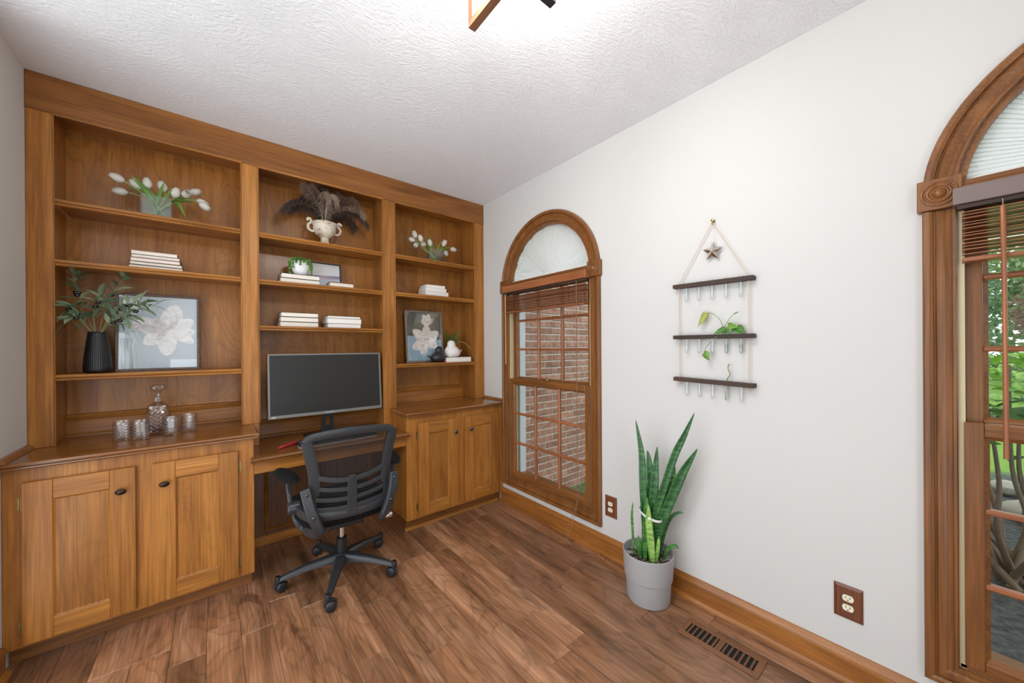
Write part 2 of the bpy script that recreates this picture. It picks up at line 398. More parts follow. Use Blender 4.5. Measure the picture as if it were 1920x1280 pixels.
# ================================================================ windows
CPROF = [(0, 0), (0, .012), (.003, .018), (.010, .018), (.013, .010), (.024, .011), (.036, .017), (.046, .019), (.050, .013), (.053, .013), (.055, .024), (.064, .029), (.074, .029), (.080, .022), (.080, 0)]
def mould(m, path, prof, x=0.0):
    """path in (y,z), offset to its left-hand side; prof (width, projection into the room)"""
    n = len(path); rows = []
    for i in range(n):
        a = Vector(path[max(i-1, 0)]); b = Vector(path[i]); c = Vector(path[min(i+1, n-1)])
        d1 = (b-a).normalized() if i > 0 else (c-b).normalized(); d2 = (c-b).normalized() if i < n-1 else d1
        n1 = Vector((-d1.y, d1.x)); n2 = Vector((-d2.y, d2.x)); q = (n1+n2).normalized(); k = 1/max(.3, q.dot(n1))
        rows.append([(x-d, b.x+q.x*w*k, b.y+q.y*w*k) for w, d in prof])
    m.sheet(rows); L = len(prof)
    for i in (0, n-1):
        m.add(rows[i], [tuple(range(L))])
    return m
CREAM = plain('cream_vinyl_jamb', '#cdbf98', .5)
EXTW = plain('white_exterior_vinyl', '#dfe5ea', .45)

def window(n, yc):
    w = struct_empty(f'window_{n}', (0, yc, SILL))
    # path goes up the +y side seen from inside: order chosen so that "left" is outward
    U = [(yc-HI, SPR-.055), (yc-HI, SILL), (yc+HI, SILL), (yc+HI, SPR-.055)]
    mould(M(), [(a, b) for a, b in U[::-1]], [(w_, d) for w_, d in CPROF]).obj('casing', TRIM['z'], w, smooth=20)
    A = arc((yc, SPR), HI, 0.07, PI-.07, 40)
    mould(M(), A[::-1], CPROF).obj('arch_casing', TRIM['x'], w, smooth=20)
    for s in (-1, 1):
        cy = yc+s*(HI+.04); m = M().box(-.034, 0, cy-.052, cy+.052, SPR-.052, SPR+.056)
        prof = [(r_, x_-.004) for r_, x_ in ((.044, -.030), (.044, -.034), (.041, -.038), (.037, -.034), (.034, -.030), (.031, -.035), (.027, -.039), (.023, -.034), (.020, -.030), (.016, -.036), (.011, -.041), (.006, -.044), (.0, -.045))]
        m.lathe(prof, (0, cy, SPR+.002), 28, 'x'); m.obj('rosette', TRIM['z'], w, smooth=35, bevel=.003)
    # wooden jamb lining of the arch, vinyl jamb tracks, white exterior frame
    m = M(); a1 = arc((yc, SPR), HI, 0, PI, 32); a2 = arc((yc, SPR), HI-.018, 0, PI, 32)
    m.sheet([[(x, p[0], p[1]) for p in a2] for x in (.0, .05)]); m.sheet([[(.05, p[0], p[1]) for p in a2], [(.05, p[0], p[1]) for p in a1]]); m.sheet([[(.0, p[0], p[1]) for p in a2], [(.0, p[0], p[1]) for p in a1]])
    m.obj('arch_jamb', TRIM['x'], w, smooth=60)
    for s in (-1, 1):
        a, b = sorted((yc+s*HI, yc+s*(HI-.016)))
        M().box(-.0, .075, a, b, SILL, SPR-.02).obj('jamb_track', CREAM, w)
        a, b = sorted((yc+s*HI, yc+s*(HI-.028)))
        M().box(.09, .16, a, b, SILL, SPR-.02).obj('exterior_frame', EXTW, w, bevel=.004)
    M().box(.0, .16, yc-HI, yc+HI, SILL-.001, SILL+.016).obj('sill', TRIM['y'], w, bevel=.003)
    # transom bar between sash and arch
    mp_ = [(-.024, SPR-.03), (-.024, SPR-.005), (-.030, SPR), (-.030, SPR+.012), (-.022, SPR+.018), (-.022, SPR+.032), (.09, SPR+.036), (.09, SPR-.04), (-.01, SPR-.04)]
    M().prism([(x, z) for x, z in mp_], 'y', yc-HI+.012, yc+HI-.012).obj('transom_bar', TRIM['y'], w)
    # sashes
    def sash(name, xg, z0, z1, bot, top, xf):
        st = .055; g = HI-st
        s = M().box(xf, xg+.018, yc-HI+.016 if False else yc-HI+.012, yc-g, z0, z1)
        s.box(xf, xg+.018, yc+g, yc+HI-.012, z0, z1)
        o = s.obj(name, TRIM['z'], w, bevel=.004)
        M().box(xf, xg+.018, yc-g, yc+g, z0, z0+bot).obj('rail', TRIM['y'], o, bevel=.004)
        M().box(xf, xg+.018, yc-g, yc+g, z1-top, z1).obj('rail', TRIM['y'], o, bevel=.004)
        gz0, gz1 = z0+bot, z1-top
        # sloped glazing bead around the glass
        bd = [(yc-g, gz0), (yc+g, gz0), (yc+g, gz1), (yc-g, gz1)]
        m = M(); q = .012
        for i in range(4):
            a, b = bd[i], bd[(i+1) % 4]
            def inn(p): return (p[0]+(q if p[0] < yc else -q), p[1]+(q if p[1] < (gz0+gz1)/2 else -q))
            ai, bi = inn(a), inn(b)
            m.add([(xf+.006, *a), (xf+.006, *b), (xg-.002, *bi), (xg-.002, *ai)], [(0, 1, 2, 3)])
        m.obj('glazing_bead', TRIM['y'], o)
        ys = [yc-g, yc-g/3, yc+g/3, yc+g]; zs = [gz0+(gz1-gz0)*i/3 for i in range(4)]
        for i in (1, 2):
            M().prism([(xg-.014, ys[i]-.004), (xg-.010, ys[i]-.0095), (xg+.010, ys[i]-.0095), (xg+.010, ys[i]+.0095), (xg-.010, ys[i]+.0095), (xg-.014, ys[i]+.004)], 'z', gz0, gz1).obj('muntin', BLIND['z'], o)
            M().prism([(xg-.0135, zs[i]-.004), (xg-.0095, zs[i]-.0095), (xg+.0095, zs[i]-.0095), (xg+.0095, zs[i]+.0095), (xg-.0095, zs[i]+.0095), (xg-.0135, zs[i]+.004)], 'y', yc-g, yc+g).obj('muntin', BLIND['y'], o)
        for i in range(3):
            for j in range(3):
                M().box(xg-.001, xg+.001, ys[i], ys[i+1], zs[j], zs[j+1]).obj('pane', PANE, o)
        return o
    lo = sash('lower_sash', .012, SILL+.016, 1.105, .035, .045, -.010)
    sash('upper_sash', .052, 1.07, SPR-.04, .04, .012, .030)
    m = M().box(-.004, .024, yc-.028, yc+.028, 1.105, 1.112); m.lathe([(.012, 0), (.012, .012), (.008, .016), (0, .017)], (.012, yc, 1.112), 16); m.box(-.012, .012, yc-.006, yc+.006, 1.118, 1.126)
    m.obj('sash_lock', BRASS, lo)
    # arched pane
    m = M(); a3 = arc((yc, SPR+.03), HI-.02, 0, PI, 32); m.add([(.085, p[0], p[1]) for p in a3], [tuple(range(len(a3)))]); m.obj('arch_pane', PANE, w)
    return w
window(1, WIN[1]); window(2, WIN[2])

def shade_mat():
    m = bpy.data.materials.new('translucent_pleated_fabric'); m.use_nodes = True; nt = m.node_tree; nt.nodes.clear()
    o = nd(nt, 'ShaderNodeOutputMaterial'); d = nd(nt, 'ShaderNodeBsdfDiffuse'); d.inputs[0].default_value = (.82, .83, .83, 1)
    t = nd(nt, 'ShaderNodeBsdfTranslucent'); t.inputs[0].default_value = (.85, .86, .86, 1); mx = nd(nt, 'ShaderNodeMixShader'); mx.inputs[0].default_value = .6
    lk(nt, d.outputs[0], mx.inputs[1]); lk(nt, t.outputs[0], mx.inputs[2]); lk(nt, mx.outputs[0], o.inputs[0]); return m
SHADE = shade_mat()
def fan_shade(yc, label):
    t = thing('arched_pleated_shade', label, 'window shade', (.03, yc, SPR+.036), group='pleated fan shades in the arched window tops')
    m = M(); NP = 84; rows = []; R = HI-.0195
    for j in range(13):
        r = .02+(R-.02)*j/12; row_ = []
        for k in range(NP*2+1):
            a = PI*k/(NP*2); fold = 9*a/PI
            d = (.5 if k % 2 else -.5)*min(.010, .0006+.020*r/R*.55) + .011*(abs((fold % 1)-.5)*2)**3*(r/R)**.4
            row_.append((.034+d, yc+r*math.cos(a), SPR+.037+r*math.sin(a)))
        rows.append(row_)
    m.sheet(rows); m.obj('pleated_fan', SHADE, t)
    M().lathe([(.026, -.004), (.026, .004), (.018, .008), (0, .009)], (.022, yc, SPR+.044), 20, 'x').obj('hub', WHITE, t)
    M().box(.022, .046, yc-R, yc+R, SPR+.0365, SPR+.050).obj('bottom_rail', WHITE, t, bevel=.002)
fan_shade(WIN[1], 'white pleated half-round fan shade in the arch above the brick-view window')
fan_shade(WIN[2], 'white pleated half-round fan shade in the arch above the garden-view window')

CORD = plain('blind_cord', '#8a6a4c', .8)
def blind(yc, label, gap, z_top, ns, wand_y, wand_len, wand_m, cord=True, val_m=None):
    t = thing('wooden_blind', label, 'window blind', (-.045, yc, z_top-.1), group='raised wooden slat blinds')
    h = .455
    M().box(-.078, -.034, yc-h, yc+h, SPR-.060, SPR-.004).obj('valance', val_m or BLIND['y'], t, bevel=.003)
    M().box(-.068, -.036, yc-h+.01, yc+h-.01, SPR-.075, SPR-.062).obj('headrail', DARKW['y'], t)
    z = z_top
    for i in range(ns):
        ti = random.uniform(-.002, .002)
        m = M().prism([(-.066, z+ti), (-.040, z+.0016), (-.014, z-ti), (-.014, z-ti-.0028), (-.040, z-.0012), (-.066, z+ti-.0028)], 'y', yc-h+.02, yc+h-.02)
        m.obj('slat', BLIND['y'], t); z -= gap[i % len(gap)]
    M().box(-.068, -.012, yc-h+.02, yc+h-.02, z-.016, z-.002).obj('bottom_rail', BLIND['y'], t, bevel=.003)
    for dy in (-.30, 0.0, .30):
        m = M()
        for xx in (-.067, -.013): m.tube([(xx, yc+dy, SPR-.07), (xx, yc+dy+.002, (SPR+z)/2-.02), (xx, yc+dy, z-.016)], .0011, 5)
        m.obj('ladder_cord', CORD, t)
        m = M(); pts = [(-.070-.004*math.sin(k*1.9), yc+dy+.006*math.sin(k*2.3), z_top+.004-(z_top-z)*k/16) for k in range(17)]; m.tube(pts, .0022, 5); m.obj('cord_loops', DARKW['z'], t)
    # tilt wand
    wy = yc+wand_y
    M().tube([(-.082, wy, SPR-.07), (-.086, wy, SPR-.083), (-.082, wy, SPR-.092), (-.079, wy, SPR-.078)], .0015, 6).obj('wand_hook', CHROME, t)
    M().tube([(-.083, wy, SPR-.09), (-.083, wy, SPR-.10), (-.083, wy-.002, SPR-.30), (-.084, wy-.004, SPR-.09-wand_len)], [.004, .0065, .0055, .0058], 8).obj('wand', wand_m, t, smooth=60)
    if cord:
        cy = yc-.37
        c1 = spline([(-.070, cy, SPR-.07), (-.070, cy, 1.3), (-.066, cy+.004, .6), (-.060, cy+.010, .32), (-.10, cy+.05, .15), (-.13, cy+.06, .055), (-.115, cy-.02, .006), (-.085, cy-.10, .005), (-.062, cy-.155, .008)], 8)
        c2 = spline([(-.072, cy-.004, SPR-.07), (-.072, cy-.004, 1.3), (-.068, cy, .6), (-.064, cy+.006, .32), (-.10, cy+.02, .16), (-.15, cy+.02, .06), (-.14, cy-.04, .006), (-.11, cy-.12, .005), (-.075, cy-.19, .008)], 8)
        for c in (c1, c2):
            o = M().tube(c, .0017, 5).obj('pull_cord', CORD, t)
            e = c[-1]; M().lathe([(.003, 0), (.0075, .006), (.0045, .013), (.0075, .020), (.0055, .030), (.002, .033)], (0, 0, 0), 14).xf(Matrix.Translation(e) @ Matrix.Rotation(PI/2+.12, 4, 'X')).obj('tassel', plain('tassel_wood', '#9a6536', .4), o, smooth=50)
    return t
WANDL = wood('light_wand', 'z', ('#b07a3f', '#c08a4c', '#cf9a5c'), objrand=0)
blind(WIN[1], 'reddish wooden blind raised over the brick-view window, with long pull cords', [.0085], 1.800, 14, .40, .58, WANDL)
MAUVE = plain('mauve_lit_valance', '#7d6c67', .45, var=.05)  # greyish look of the lit valance put into its colour
blind(WIN[2], 'brown wooden blind raised over the garden-view window, with a hanging wand', [.0115, .0105, .013], 1.815, 13, .355, .80, BLIND['z'], cord=False, val_m=MAUVE)
# ================================================================ built-in bookcase wall
CT, DT = .893, .750         # worktop and desk heights
bc = thing('built_in_bookcase', 'wall-wide cherry built-in bookcase with three bays of shelves', 'bookcase', (-1.35, .13, CT))
ST = [(-2.699, -2.615, CT), (-1.862, -1.776, CT), (-.968, -.872, CT), (-.108, -.001, CT)]
for i, (a, b, z0) in enumerate(ST):
    M().box(a, b, 0, .02, z0+.0005, 2.552).obj('stile', CAB['z'], bc, bevel=.003)
for a, b in ((-1.8235, -1.776), (-.968, -.9065)): M().box(a, b, 0, .02, DT+.001, CT).obj('lower_stile', CAB['z'], bc, bevel=.002)
M().box(-2.699, -.001, -.004, .022, 2.552, ZC-.001).obj('soffit_board', wood('cherry_soffit', 'x', DEEP, rough=.34, coat=.12, spec=.35), bc, bevel=.003)  # darker wood tone paints in the grazing light on the soffit
for a, b in ((-2.615, -1.862), (-1.776, -.968), (-.872, -.108)):
    M().prism([(-.008, 2.544), (-.010, 2.550), (-.006, 2.557), (.0, 2.558), (.012, 2.552), (.012, 2.545)], 'x', a-.004, b+.004).obj('top_bead', CAB['x'], bc, smooth=50)
    for x in (a, b):
        s = 1 if x == a else -1
        M().box(min(x, x+s*.005), max(x, x+s*.005), -.003, .014, CT+.002, 2.545).obj('edge_bead', CAB['z'], bc, bevel=.002)
for a, b, z in ((-2.699, -2.628, CT), (-1.850, -1.788, CT), (-.956, -.884, CT), (-.096, -.001, CT), (-1.8235, -1.788, 0), (-.956, -.9065, 0)):
    M().box(a, b, .02, .266, (z or DT)+.001, 2.60 if z else CT).obj('side_panel', CAB['z'], bc)
for a, b in ((-2.628, -1.850), (-1.788, -.956), (-.884, -.096)):
    M().box(a, b, .268, .285, DT if a == -1.788 else CT, 2.60).obj('back_panel', BACK['z'], bc)
    M().box(a, b, .02, .268, 2.60, 2.615).obj('bay_top', CAB['x'], bc)
def shelf(a, b, z):
    M().prism([(.267, z), (-.002, z), (-.006, z-.003), (-.007, z-.010), (-.004, z-.016), (.003, z-.018), (.000, z-.021), (-.001, z-.027), (.004, z-.032), (.018, z-.032), (.02, z-.020), (.267, z-.020)], 'x', a, b).obj('shelf', CAB['x'], bc, smooth=30)
for z in (2.131, 1.829, 1.250): shelf(-2.6095, -1.8675, z)
for z in (2.131, 1.826, 1.526): shelf(-1.7705, -.9735, z)
for z in (2.135, 1.828, 1.246): shelf(-.8665, -.1135, z)
def backsplash(a, b, z):
    M().prism([(.267, z+.001), (.238, z+.001), (.240, z+.010), (.248, z+.016), (.250, z+.020), (.250, z+.090), (.244, z+.094), (.242, z+.102), (.250, z+.110), (.254, z+.120), (.262, z+.124), (.267, z+.124)], 'x', a, b).obj('backsplash', CAB['x'], bc, smooth=30)
backsplash(-2.628, -1.850, CT); backsplash(-.884, -.096, CT); backsplash(-1.788, -.956, DT)

def knob(m_or, x, z, y0, mat, parent, oval=False):
    m = M().lathe([(.007, 0), (.006, -.008), (.006, -.012), (.013, -.015), (.0165, -.019), (.0165, -.022), (.012, -.0265), (.006, -.0285), (0, -.029)], (0, 0, 0), 22, 'y')
    s = Matrix.Diagonal((1.2 if oval else 1, 1, .85 if oval else 1, 1))
    m.xf(Matrix.Translation((x, y0, z)) @ s); return m.obj('knob', mat, parent, smooth=40)
def door(cab, x0, x1, z0, z1, knob_x, hinge_x, kmat, oval):
    y1, y0 = -.2805, -.300; sw = .086
    d = M().box(x0+sw-.01, x1-sw+.01, y0+.009, y1, z0+sw-.01, z1-sw+.01).obj('door', DOORP['z'], cab)
    for a, b in ((x0, x0+sw), (x1-sw, x1)): M().box(a, b, y0, y1, z0, z1).obj('door_stile', CAB['z'], d, bevel=.0025)
    for a, b in ((z0, z0+sw), (z1-sw, z1)): M().box(x0+sw, x1-sw, y0+.0006, y1, a, b).obj('door_rail', CAB['x'], d, bevel=.0025)
    # ogee lip round the panel
    m = M(); q = .007; A = [(x0+sw, z0+sw), (x1-sw, z0+sw), (x1-sw, z1-sw), (x0+sw, z1-sw)]; cx, cz = (x0+x1)/2, (z0+z1)/2
    for i in range(4):
        a, b = A[i], A[(i+1) % 4]; f = lambda p: (p[0]+(q if p[0] < cx else -q), p[1]+(q if p[1] < cz else -q))
        ai, bi = f(a), f(b); m.add([(a[0], y0+.002, a[1]), (b[0], y0+.002, b[1]), (bi[0], y0+.0088, bi[1]), (ai[0], y0+.0088, ai[1])], [(0, 1, 2, 3)])
    m.obj('panel_lip', CAB['z'], d)
    knob(None, knob_x, z1-.105, y0, kmat, d, oval)
    if hinge_x is not None:
        for hz in (z1-.09, z0+.075):
            s = -1 if hinge_x <= x0 else 1; hx = hinge_x+s*.010
            m = M().box(min(hinge_x, hx+s*.004), max(hinge_x, hx+s*.004), -.2825, -.2805, hz-.026, hz+.026)
            m.tube([(hinge_x+s*.003, -.287, hz-.026), (hinge_x+s*.003, -.287, hz+.026)], .0038, 10)
            for e in (-1, 1): m.ell((hinge_x+s*.003, -.287, hz+e*.029), .003, .003, .004, 8, 6)
            m.obj('hinge', BRASS, d, smooth=50)
    return d
c1 = thing('base_cabinet', 'cherry base cabinet with two doors and bronze knobs, under the decanter set', 'cabinet', (-2.26, 0, 0))
M().box(-2.699, -1.825, -.28, .267, .085, .859).obj('body', CAB['z'], c1, bevel=.002)
M().box(-2.699, -1.835, -.215, .20, 0, .084).obj('toe_kick', TRIM['x'], c1)
door(c1, -2.643, -2.300, .100, .800, -2.347, -2.643, BRONZE, True)
door(c1, -2.242, -1.899, .100, .800, -2.197, -1.899, BRONZE, True)
c2 = thing('base_cabinet', 'cherry base cabinet with two doors and pewter knobs, beside the brick-view window', 'cabinet', (-.46, 0, 0))
M().box(-.905, -.001, -.28, .267, .085, .859).obj('body', CAB['z'], c2, bevel=.002)
M().box(-.895, -.001, -.232, .20, 0, .084).obj('toe_kick', TRIM['x'], c2)
M().prism([(-.2325, 0), (-.250, 0), (-.249, .010), (-.243, .018), (-.2325, .022)], 'x', -.905, -.034).obj('toe_moulding', CAB['x'], c2, smooth=40)
door(c2, -.817, -.475, .100, .806, -.503, -.817, PEWTER, False)
door(c2, -.407, -.064, .100, .806, -.360, None, PEWTER, False)

NOSE = [(.267, 0), (-.306, 0), (-.316, -.003), (-.320, -.009), (-.318, -.015), (-.309, -.018), (-.312, -.021), (-.312, -.027), (-.304, -.033), (.267, -.033)]
def worktop(name, label, x0, x1, z, cap, dy=0):
    t = thing(name, label, 'countertop' if name == 'worktop' else 'desk', ((x0+x1)/2, 0, z-.033))
    M().prism([(y-(dy if y < 0 else 0), z+h) for y, h in NOSE], 'x', max(x0, -.904) if x0 > -1 else x0, min(x1, -1.8245) if x1 < -1 else x1).obj('top', TOPW['x'], t, smooth=30)
    a, b = (x0, -.904) if x0 > -1 else (-1.8245, x1)
    M().prism([(y if y < 0 else -.001, z+h) for y, h in NOSE], 'x', a, b).obj('end_strip', TOPW['x'], t, smooth=30)
    return t
w1 = worktop('worktop', 'polished cherry worktop under the decanter and crystal glasses', -2.699, -1.812, CT, 1)
M().prism([(-1.8119, CT), (-1.806, CT-.003), (-1.803, CT-.009), (-1.806, CT-.016), (-1.8119, CT-.018)], 'y', -.316, -.002).obj('end_nosing', TOPW['y'], w1, smooth=40)
M().prism([(XL+.001, CT+.0005), (XL+.024, CT+.0005), (XL+.022, CT+.012), (XL+.012, CT+.022), (XL+.001, CT+.024)], 'y', -.318, -.001).obj('wall_trim', TOPW['y'], w1, smooth=40)
w2 = worktop('worktop', 'empty polished cherry worktop beside the brick-view window', -.918, -.001, CT, 1)
M().prism([(-.9181, CT), (-.924, CT-.003), (-.927, CT-.009), (-.924, CT-.016), (-.9181, CT-.018)], 'y', -.316, -.002).obj('end_nosing', TOPW['y'], w2, smooth=40)
M().prism([(-.001, CT+.0005), (-.024, CT+.0005), (-.022, CT+.012), (-.012, CT+.022), (-.001, CT+.024)], 'y', -.318, -.001).obj('wall_trim', TOPW['y'], w2, smooth=40)
dk = thing('built_in_desk', 'built-in cherry desk with knee space, between the two base cabinets', 'desk', (-1.365, 0, 0))
M().box(-1.8245, -.9055, -.279, .267, DT-.03, DT).obj('top', TOPW['x'], dk)
M().prism([(-.2805, DT), (-.318, DT), (-.327, DT-.003), (-.331, DT-.009), (-.328, DT-.015), (-.316, DT-.018), (-.320, DT-.021), (-.319, DT-.027), (-.312, DT-.032), (-.2805, DT-.032)], 'x', -1.842, -.893).obj('front_nosing', TOPW['x'], dk, smooth=40)
M().box(-1.8245, -.9055, -.2795, -.258, .648, DT-.031).obj('apron', CAB['x'], dk, bevel=.002)
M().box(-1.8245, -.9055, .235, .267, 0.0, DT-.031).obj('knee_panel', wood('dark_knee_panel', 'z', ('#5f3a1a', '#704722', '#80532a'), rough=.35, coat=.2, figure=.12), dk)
kp = [(-1.735, .085), (-.995, .085), (-.995, .60), (-1.735, .60)]
m = M()
for i in range(4):
    a, b = Vector(kp[i]), Vector(kp[(i+1) % 4]); ctr = Vector((-1.365, .34)); rows = []
    for w_, d in ((0, .0), (.002, .008), (.008, .012), (.014, .006), (.020, .008), (.026, .0)):
        f = lambda p: (p.x+(w_ if p.x < ctr.x else -w_), .2345-d, p.y+(w_ if p.y < ctr.y else -w_))
        rows.append([f(a), f(b)])
    m.sheet(rows)
m.obj('panel_moulding', CAB['x'], dk, smooth=40)
M().box(-1.8245, -.9055, .222, .2345, 0, .06).obj('knee_baseboard', CAB['x'], dk)
# ================================================================ ceiling fixture
fx = thing('ceiling_light', 'ceiling light of crossed rectangular frames, one walnut and one dark metal', 'ceiling light', (-1.35, -2.08, ZC))
FC = Vector((-1.35, -2.08)); zb, zt = 2.40, 2.70; q = .011
def rect_frame(name, mat_h, mat_v, axis, half, zb, zt, q, w):
    def seg(a0, a1, z0, z1, mt):
        if axis == 'y': m = M().box(FC.x-w, FC.x+w, FC.y+a0, FC.y+a1, z0, z1)
        else: m = M().box(FC.x+a0, FC.x+a1, FC.y-w, FC.y+w, z0, z1)
        return m, mt
    first = None
    for a0, a1, z0, z1, mt in ((-half, half, zb, zb+2*q, mat_h), (-half, half, zt-2*q, zt, mat_h), (-half, -half+2*q, zb+2*q, zt-2*q, mat_v), (half-2*q, half, zb+2*q, zt-2*q, mat_v)):
        m, mt = seg(a0, a1, z0, z1, mt)
        first = m.obj(name, mt, fx, bevel=.001)
GUN = plain('gunmetal', '#3d3e40', .45, .6)
rect_frame('wood_bar', FIXW['y'], FIXW['z'], 'y', .222, zb, zt, q, .0125)
rect_frame('metal_bar', GUN, GUN, 'x', .148, zb+.004, zt-.026, q, .0125)
M().lathe([(.065, zt), (.065, zt+.012), (.058, zt+.034)], (FC.x, FC.y, 0), 32).obj('canopy', GUN, fx, smooth=40)
M().tube([(FC.x, FC.y, 2.52), (FC.x, FC.y, zt)], .009, 12).obj('stem', GUN, fx, smooth=60)
BULB = emit('warm_bulb_glass', (1.0, .97, .92), 14.0)
for k in range(4):
    a = PI/4+k*PI/2; p = Vector((FC.x+.075*math.cos(a), FC.y+.075*math.sin(a), 2.52))
    arm = M().tube([(FC.x, FC.y, 2.58), (FC.x+.04*math.cos(a), FC.y+.04*math.sin(a), 2.61), (p.x, p.y, 2.605), (p.x, p.y, 2.575)], .005, 8).obj('lamp_arm', GUN, fx, smooth=60)
    M().lathe([(.012, 2.55), (.012, 2.575)], (p.x, p.y, 0), 16).obj('socket', GUN, arm, smooth=40)
    M().lathe([(.010, 2.55), (.014, 2.538), (.022, 2.518), (.024, 2.504), (.018, 2.488), (.008, 2.479), (0, 2.477)], (p.x, p.y, 0), 18).obj('bulb', BULB, arm, smooth=60)
    L = bpy.data.lights.new('bulb_light', 'POINT'); L.energy = LAMP_W; L.color = (1, .985, .965); L.shadow_soft_size = .03
    lo_ = bpy.data.objects.new('bulb_light', L); COL.objects.link(lo_); lo_.parent = fx
    lo_.location = (p.x-fx.location.x + .05*math.cos(a), p.y-fx.location.y + .05*math.sin(a), 2.475-fx.location.z)

# ================================================================ right wall: outlets, vent, hanger
PLATEW = wood('mahogany_plate', 'z', ('#5c3018', '#6e3c20', '#7c4a2a'), rough=.4)
def outlet(yc, zc, label):
    t = thing('wall_outlet', label, 'outlet', (0, yc, zc-.068), group='duplex outlets with wooden plates')
    m = M(); a, b = .044, .068
    m.add([(-.0005, yc+sy*a, zc+sz*b) for sy, sz in ((-1, -1), (1, -1), (1, 1), (-1, 1))]+[(-.005, yc+sy*a, zc+sz*b) for sy, sz in ((-1, -1), (1, -1), (1, 1), (-1, 1))]+[(-.010, yc+sy*(a-.009), zc+sz*(b-.009)) for sy, sz in ((-1, -1), (1, -1), (1, 1), (-1, 1))],
          [(0, 1, 5, 4), (1, 2, 6, 5), (2, 3, 7, 6), (3, 0, 4, 7), (4, 5, 9, 8), (5, 6, 10, 9), (6, 7, 11, 10), (7, 4, 8, 11), (8, 9, 10, 11), (3, 2, 1, 0)])
    m.obj('plate', PLATEW, t)
    for s in (-1, 1):
        z0 = zc+s*.0195; pts = []
        for i in range(28):
            an = 2*PI*i/28; pts.append((yc+.0175*math.cos(an), max(-.0125, min(.0125, .0175*math.sin(an)))+z0))
        o = M().prism(pts, 'x', -.013, -.0101).obj('receptacle', IVORY, t)
        m = M()
        for dy in (-.0062, .0062): m.box(-.0134, -.013, yc+dy-.0011, yc+dy+.0011, z0-.001, z0+.007)
        m.lathe([(.0024, -.0134), (.0024, -.013)], (0, yc, z0-.0065), 12, 'x'); m.obj('slots', DARK, o)
    M().lathe([(.003, -.0101), (.003, -.0115), (0, -.012)], (0, yc, zc), 12, 'x').obj('screw', BRASS, t)
outlet(-1.428, .327, 'duplex outlet in a brown wooden plate just right of the brick-view window')
outlet(-2.573, .319, 'duplex outlet in a brown wooden plate above the floor vent')

vt = thing('floor_vent', 'slatted wooden floor register beside the baseboard', 'floor vent', (-.222, -2.165, .0005))
vx0, vx1, vy0, vy1 = -.287, -.157, -2.335, -2.000
M().box(vx0+.02, vx1-.02, vy0+.02, vy1-.02, .0005, .0012).obj('duct_well', DARK, vt)
for a, b, c, d, ax in ((vx0, vx0+.026, vy0, vy1, 'y'), (vx1-.026, vx1, vy0, vy1, 'y'), (vx0+.026, vx1-.026, vy0, vy0+.026, 'x'), (vx0+.026, vx1-.026, vy1-.026, vy1, 'x')):
    M().box(a, b, c, d, .0005, .006).obj('frame_rail', wood('register_oak_'+ax, ax, ('#6c4324', '#82522e', '#96633a'), rough=.4), vt, bevel=.002)
n = 13; VSLAT = wood('register_slat', 'x', ('#50311c', '#6a4326', '#7c5230'), rough=.4)
for i in range(n):
    y = vy0+.026+(vy1-vy0-.052)*(i+.5)/n; wd = .0045 if i != 6 else .012
    M().box(vx0+.026, vx1-.026, y-wd, y+wd, .0012, .0056).obj('slat', VSLAT, vt, bevel=.001)

# plant hanger: three bars on ropes
ROPE = plain('jute_rope', '#d9c3ad', .9, var=.15, vscale=400, bump=.6, bscale=500)
hg = thing('wall_plant_hanger', 'three-tier hanging propagation shelf of dark wood bars on pale rope', 'plant hanger', (-.022, -2.06, 1.18))
HB = [(1.710, 1.706), (1.432, 1.430), (1.204, 1.192)]      # top of bar at its two ends
YA, YZ = -1.868, -2.254
for zl, zr in HB:
    m = M(); h = .021
    m.add([(x, y, z) for y, zz in ((YA, zl), (YZ, zr)) for x, z in ((-.044, zz-h), (-.002, zz-h), (-.002, zz), (-.044, zz))], [(0, 1, 2, 3), (7, 6, 5, 4), (0, 4, 5, 1), (1, 5, 6, 2), (2, 6, 7, 3), (3, 7, 4, 0)])
    m.obj('bar', DARKW['y'], hg, bevel=.002)
rl, rr = -1.893, -2.228
m = M(); m.tube([(-.020, -2.065, 2.005), (-.023, rl, 1.712), (-.023, rl, 1.43), (-.023, rl-.002, 1.195), (-.023, rl-.002, 1.172)], .0022, 6); m.ell((-.023, rl-.002, 1.170), .005, .005, .007, 8, 6); m.obj('rope', ROPE, hg)
m = M(); m.tube([(-.020, -2.068, 2.005), (-.023, rr, 1.708), (-.023, rr, 1.43), (-.023, rr+.002, 1.185), (-.023, rr+.002, 1.160)], .0022, 6); m.ell((-.023, rr+.002, 1.158), .005, .005, .007, 8, 6); m.obj('rope', ROPE, hg)
hk = thing('wall_hook', 'small brass picture hook holding the plant hanger', 'hook', (-.004, -2.067, 2.0))
M().lathe([(.007, -.001), (.007, -.004), (.004, -.006), (.0035, -.018), (.007, -.020), (.007, -.024), (0, -.026)], (0, -2.067, 2.018), 16, 'x').obj('pin', BRASS, hk, smooth=40)
M().tube([(-.012, -2.067, 2.018), (-.020, -2.067, 2.010), (-.024, -2.067, 2.000), (-.018, -2.067, 1.996)], .0022, 8).obj('hook_wire', BRASS, hk, smooth=60)
